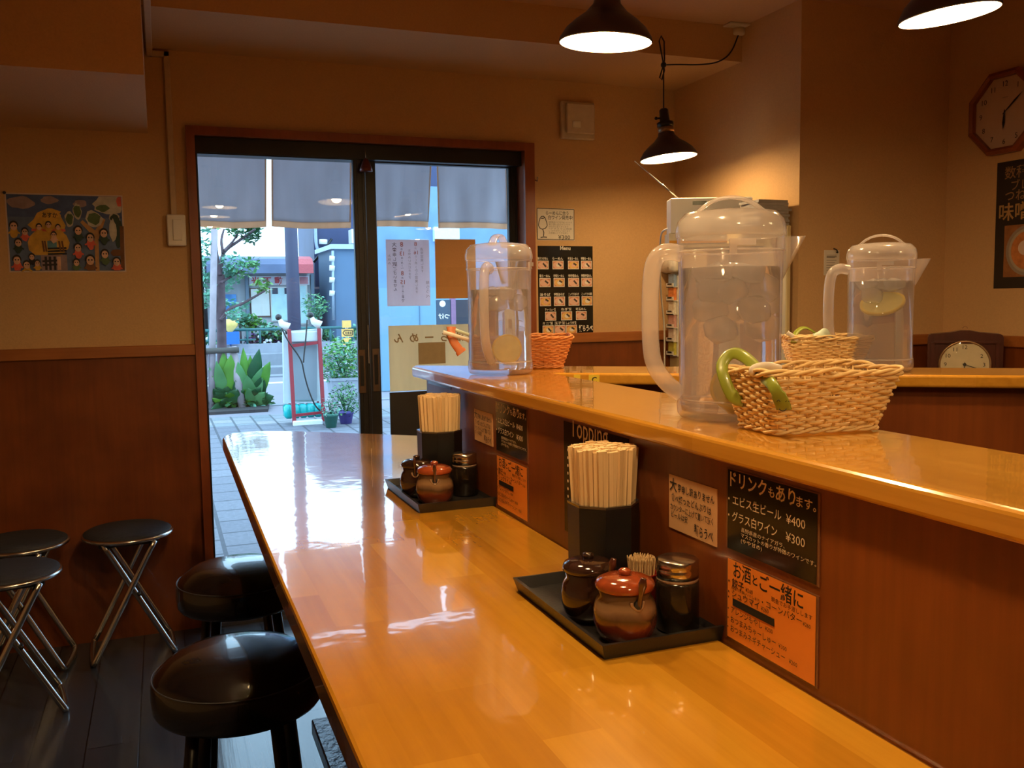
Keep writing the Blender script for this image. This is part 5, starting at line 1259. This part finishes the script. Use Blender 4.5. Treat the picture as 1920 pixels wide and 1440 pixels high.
broad('canna_plant', YP(475, 765, YT-.2), [(462, 762, 455, 668, .07, L2, 0), (465, 762, 485, 670, .10, L5, 0), (468, 762, 505, 690, .10, L2, 0), (470, 760, 468, 680, .08, L2, 0), (462, 760, 445, 690, .08, L1, 0), (470, 765, 512, 745, .09, L5, .1), (468, 765, 500, 765, .09, L3, .15), (466, 765, 495, 720, .11, L5, .05), (463, 765, 480, 775, .08, L3, .1), (460, 764, 440, 720, .10, L5, 0), (466, 764, 490, 700, .09, L1, 0), (465, 765, 478, 735, .10, L5, .05)], 'broad leaved green plant right of the leaning stake')
broad('canna_plant', YP(425, 768, YT-.2), [(425, 768, 418, 675, .10, L2, 0), (426, 768, 432, 680, .11, L2, 0), (424, 768, 405, 690, .08, L1, 0), (426, 768, 440, 700, .10, L1, 0), (425, 768, 445, 735, .10, L5, .05), (424, 768, 402, 740, .10, L5, .05), (424, 768, 425, 730, .12, L5, 0), (424, 769, 440, 762, .09, L2, .08), (424, 769, 395, 766, .08, L5, .08), (420, 765, 392, 700, .07, L1, 0)], 'broad leaved green plant at the foot of the tree trunk')
m = MB().use(M('soil', (.05, .04, .04), .9, bump=.5)); m.prism([(YP(374, 776, 11.3).x-1.2, 11.25), (YP(500, 764, 11.4).x, 11.25), (YP(500, 764, 11.4).x+.1, 12.0), (YP(374, 776, 11.3).x-1.2, 12.0)], GZ, .03); m.build('tree_bed', label='dark soil bed around the staked street tree', cat='soil bed')
m = MB().use(L5); rnd = random.Random(3)
for i in range(14): leaves(m, (YP(380+9*i, 770, 11.7).x, 11.7, .08), .12, 12, .09, rnd, (1, 1, .5))
m.build('low_foliage', label='low leafy ground cover in the soil bed', cat='foliage', kind='stuff')

# red framed sign stand with white panels and turquoise water weights
YR = 9.95
sg = thing('sign_stand', (YP(577, 792, YR).x, YR, GZ), 'red A-frame sign stand with a white lit panel back, seen from behind', 'sign stand')
REDF = M('red steel frame', (.28, .018, .03), .45, noise=.08); WPN = M('white light panel', (.55, .60, .62), .4, noise=.03); GPN = M('grey sheet', (.24, .29, .33), .5, noise=.06, scale=4)
def bar3(mb, a_, b_, w_=.016): mb.tube([a_, b_], [(w_*1.4, w_*1.4)]*2, 4); return mb
P2 = lambda u, v, dy=0: YP(u, v, YR+dy)
bar3(MB().use(REDF), P2(542, 618, -.05), P2(552, 797, -.15), .019).build('leg', sg); bar3(MB().use(REDF), P2(598, 616, -.05), P2(607, 790, -.15), .019).build('leg', sg)
bar3(MB().use(REDF), P2(541, 618, .1), P2(543, 760, .5), .012).build('leg', sg); bar3(MB().use(REDF), P2(597, 618, .1), P2(596, 755, .5), .012).build('leg', sg)
bar3(MB().use(REDF), P2(543, 649, -.06), P2(598, 642, -.06), .016).build('crossbar', sg); bar3(MB().use(REDF), P2(552, 779, -.15), P2(606, 773, -.15), .014).build('crossbar', sg)
m = MB().use(GPN); m.slab([P2(545, 640, .02), P2(547, 750, .02), P2(594, 750, .02), P2(595, 640, .02)], None, V(0, .02, 0)); m.build('back_sheet', sg)
m = MB().use(WPN); m.slab([P2(531, 622, .06), P2(533, 757, .06), P2(602, 752, .06), P2(604, 616, .06)], None, V(0, .10, 0)); m.build('light_panel', sg)
m = MB().use(WPN); a_, b_ = P2(544, 622), P2(596, 640); m.box((a_.x, YR-.03, b_.z), (b_.x, YR+.05, a_.z), .01); m.build('top_box', sg)
TEAL = M('turquoise water tank', (.0, .42, .42), .25, noise=.05, coat=.3)
m = MB().use(TEAL, True); a_, b_ = P2(533, 756), P2(603, 790)
for k in range(5):
    x_ = a_.x + (b_.x-a_.x)*(k+.5)/5; m.box((x_-.046, YR-.06, .06), (x_+.046, YR+.12, a_.z-.02), .025)
m.box((a_.x, YR-.04, .08), (b_.x, YR+.10, a_.z-.04), .03); m.build('water_weight', label='turquoise ribbed water tank weighing down the red sign stand', cat='tank')
m = MB().use(M('white base rail', (.78, .80, .82), .5)).box((P2(545, 790).x, YR-.2, GZ), (P2(600, 790).x, YR-.12, .05), .01); m.build('base_rail', sg)
for (u, v, lab) in ((528, 607, 'left'), (588, 603, 'right')):
    l_ = thing('clip_lamp', P2(u, v), 'white clip spotlight on the %s top corner of the red sign stand' % lab, 'spotlight', 'clip spotlights on the sign stand')
    c_ = P2(u, v); MB().use(WHITEP, True).tube([c_ + V(-.02, 0, .05), c_, c_ + V(.07, 0, -.04)], [.02, .035, .05], 12).build('lamp_head', l_); MB().use(BLK, True).ball(c_ + V(-.03, 0, .07), .035, 10, 6).build('socket', l_)
    MB().use(BLK, True).tube([c_ + V(.04, 0, -.06), c_ + V(.05, .03, -.11)], .01, 6).build('clamp_arm', l_)
wr = [P2(528, 615, -.12), P2(540, 640, -.14), P2(566, 675, -.16), P2(570, 700, -.16), P2(578, 730, -.17), P2(590, 760, -.18), P2(600, 770, -.18)]
MB().use(BLK, True).tube(smooth(wr, 2), .008, 6).tube(smooth([P2(576, 600, -.12), P2(573, 640, -.13), P2(570, 665, -.14), P2(569, 680, -.15)], 2), .008, 6).build('lamp_cord', label='black double cord hanging down the back of the red sign stand', cat='cord')

# pots and planters right of the sign
def potted(name, c, r0, r1, h_, mat, lmat, lr, n_, size, label, lz=0, sc=(1, 1, 1), seed=1, square=False):
    root = thing(name, c, label, 'potted plant')
    m_ = MB().use(mat, not square); m_.lathe([(r0*.2, 0), (r0, 0), (r1, h_-.03), (r1*1.06, h_-.03), (r1*1.06, h_), (r1*.9, h_), (r1*.88, h_-.04), (r1*.1, h_-.04)], c, 4 if square else 24, a0=math.pi/4 if square else 0); m_.build('pot', root)
    m_ = MB(); rd = random.Random(seed)
    for lm in (lmat if isinstance(lmat, tuple) else (lmat,)): m_.use(lm); leaves(m_, (c[0], c[1], c[2]+h_+lz), lr, n_, size, rd, sc)
    m_.use(L5, True)
    for i in range(5): m_.tube([(c[0], c[1], c[2]+h_-.04), (c[0]+rd.uniform(-.5, .5)*lr, c[1]+rd.uniform(-.5, .5)*lr, c[2]+h_+lz+lr*.4)], .006, 5)
    m_.build('foliage', root)
potted('potted_plant', (YP(621, 801, 9.5).x, 9.5, GZ), .052, .075, .15, M('green pot', (.04, .16, .12), .4), (leafmat('dusty pink', (.30, .24, .26)), L3), .11, 130, .035, 'small dull pinkish plant in a green pot right of the sign stand', .06)
potted('potted_plant', (YP(649, 797, 9.75).x, 9.75, GZ), .060, .082, .14, M('purple pot', (.12, .09, .35), .4), (L5, L1), .19, 260, .04, 'bushy dark plant in a purple pot near the door stile', .12)
potted('planter', (YP(640, 775, 10.8).x+.05, 10.8, GZ), .20, .26, .42, M('concrete planter', (.36, .38, .44), .8, noise=.1, scale=8), (L1, L2, L3), .30, 520, .05, 'large concrete planter with feathery green shrub by the door stile', .17, (1.05, .8, 1.0), 5, True)
potted('potted_plant', (YP(632, 700, 17.2).x-.1, 18.9, .52), .11, .14, .28, WHITEP, (L3, L1), .28, 130, .09, 'white pot with drooping green plant across the road', .45, (1, 1, 1), 9)
# arrow sign on a post
ax_ = YP(651, 640, 12.4); AY = M('yellow arrow board', (.85, .48, .12), .5, noise=.05)
m = MB().use(M('sign post white', (.7, .7, .7), .4), True).cyl((ax_.x, 12.4, GZ), (ax_.x, 12.4, YP(651, 612, 12.4).z), .02, 8)
ap = thing('arrow_sign', (ax_.x, 12.4, GZ), 'yellow arrow sign on a thin post seen left of the door stile', 'sign'); m.build('post', ap)
a_, b_ = YP(640, 617, 12.38), YP(662, 631, 12.38); fbox(MB().use(AY), 640, 617, 662, 631, 12.38, .03).build('arrow_board', ap)
F = Flat((a_.x, 12.35, a_.z), (1, 0, 0), (0, 0, 1)); ww, hh = b_.x-a_.x, a_.z-b_.z
F.line([(ww*q_, hh*e_) for q_, e_ in ((.08, .5), (.25, .2), (.92, .2), (.92, .8), (.25, .8), (.08, .5))], .012, INK); F.text('駐車場', ww*.30, hh*.66, hh*.40, INK, bold=.02, width=ww*.55); F.build('arrow_print', ap)
for v0, v1 in ((601, 614), (634, 646)): fbox(MB().use(AY), 641, v0, 657, v1, 12.38, .06).build('reflector', ap)
# flower border, railing and clutter across the road
rnd = random.Random(77)
m = MB().use(M('green railing', (.03, .14, .14), .5), True)
za, zb = YP(470, 618, 18.6).z, YP(470, 656, 18.6).z
m.cyl((YP(370, 622, 18.6).x, 18.6, za), (YP(700, 612, 18.6).x, 18.6, za), .03, 8); m.cyl((YP(370, 640, 18.6).x, 18.6, (za+zb)/2), (YP(480, 640, 18.6).x, 18.6, (za+zb)/2), .02, 8)
for u in (392, 432, 464, 488, 620, 660): m.cyl((YP(u, 640, 18.6).x, 18.6, .5), (YP(u, 640, 18.6).x, 18.6, za), .022, 8)
m.build('garden_railing', label='thin dark green railing behind the flower border across the road', cat='railing')
FL = M('white flower', (.85, .85, .9), .5)
for k, (u, v, rr_, mts, lab) in enumerate([(385, 645, 14, (L1, L3), 'leafy green bush at the left end of the flower border'), (450, 600, 14, (L3, L1), 'tall green bush in the flower border behind the tree'), (472, 605, 12, (L1, L2), 'round green bush under the shop notice window'), (478, 642, 14, (L4, L5), 'purple leaved bush left in the flower border'), (502, 640, 14, (L4, L5), 'purple leaved bush in the middle of the flower border'), (524, 642, 13, (L4, L1), 'purple green bush beside the sign stand'), (500, 622, 14, (L1, L3), 'green bush above the purple ones'), (530, 625, 12, (L3, L2), 'green bush left of the white clip lamp'), (612, 632, 13, (L1, L3), 'green bush right of the sign stand across the road'), (668, 625, 16, (L1, L3), 'green bush behind the arrow sign')]):
    p_ = YP(u, v, 18.9+.05*(k % 3)); r_ = rr_*18.9/FOC
    root = thing('border_bush', (p_.x, p_.y, .52), lab, 'bush', 'bushes of the flower border')
    m_ = MB()
    for mt in mts: m_.use(mt); leaves(m_, p_, r_*1.15, 110, .10, rnd, (1.2, .8, 1))
    m_.build('foliage', root)
    m_ = MB().use(BARK, True).cyl((p_.x, p_.y, .50), p_, .02, 6); m_.build('stem', root)
    if k in (3, 4, 5, 0):
        m_ = MB().use(FL, True)
        for i in range(4): m_.ball(p_ + V(rnd.uniform(-1, 1)*r_, -r_*.9, rnd.uniform(-.6, .8)*r_), .035, 8, 5)
        m_.build('flowers', root)
BLU = M('blue crate', (.02, .14, .62), .4)
fbox(MB().use(BLU), 421, 622, 447, 644, 18.5, .3).build('crate', label='bright blue crate in the flower border behind the tree', cat='crate')
fbox(MB().use(BLU), 424, 596, 434, 610, 19.2, .2).build('crate', label='smaller blue crate standing higher behind the tree', cat='crate')
m = MB().use(M('yellow funnel', (.90, .62, .18), .4), True); p_ = YP(431, 608, 18.3); m.lathe([(.17, .10), (.14, -.04), (.03, -.16), (.02, -.3)], p_, 16); m.build('windmill_toy', label='yellow cone shaped ornament on a stick before the blue crate', cat='ornament')
MB().use(STEEL, True).cyl(p_ + V(0, 0, -.28), (p_.x, p_.y, .12), .012, 6).build('ornament_stick', label='thin stick under the yellow cone ornament', cat='stick')
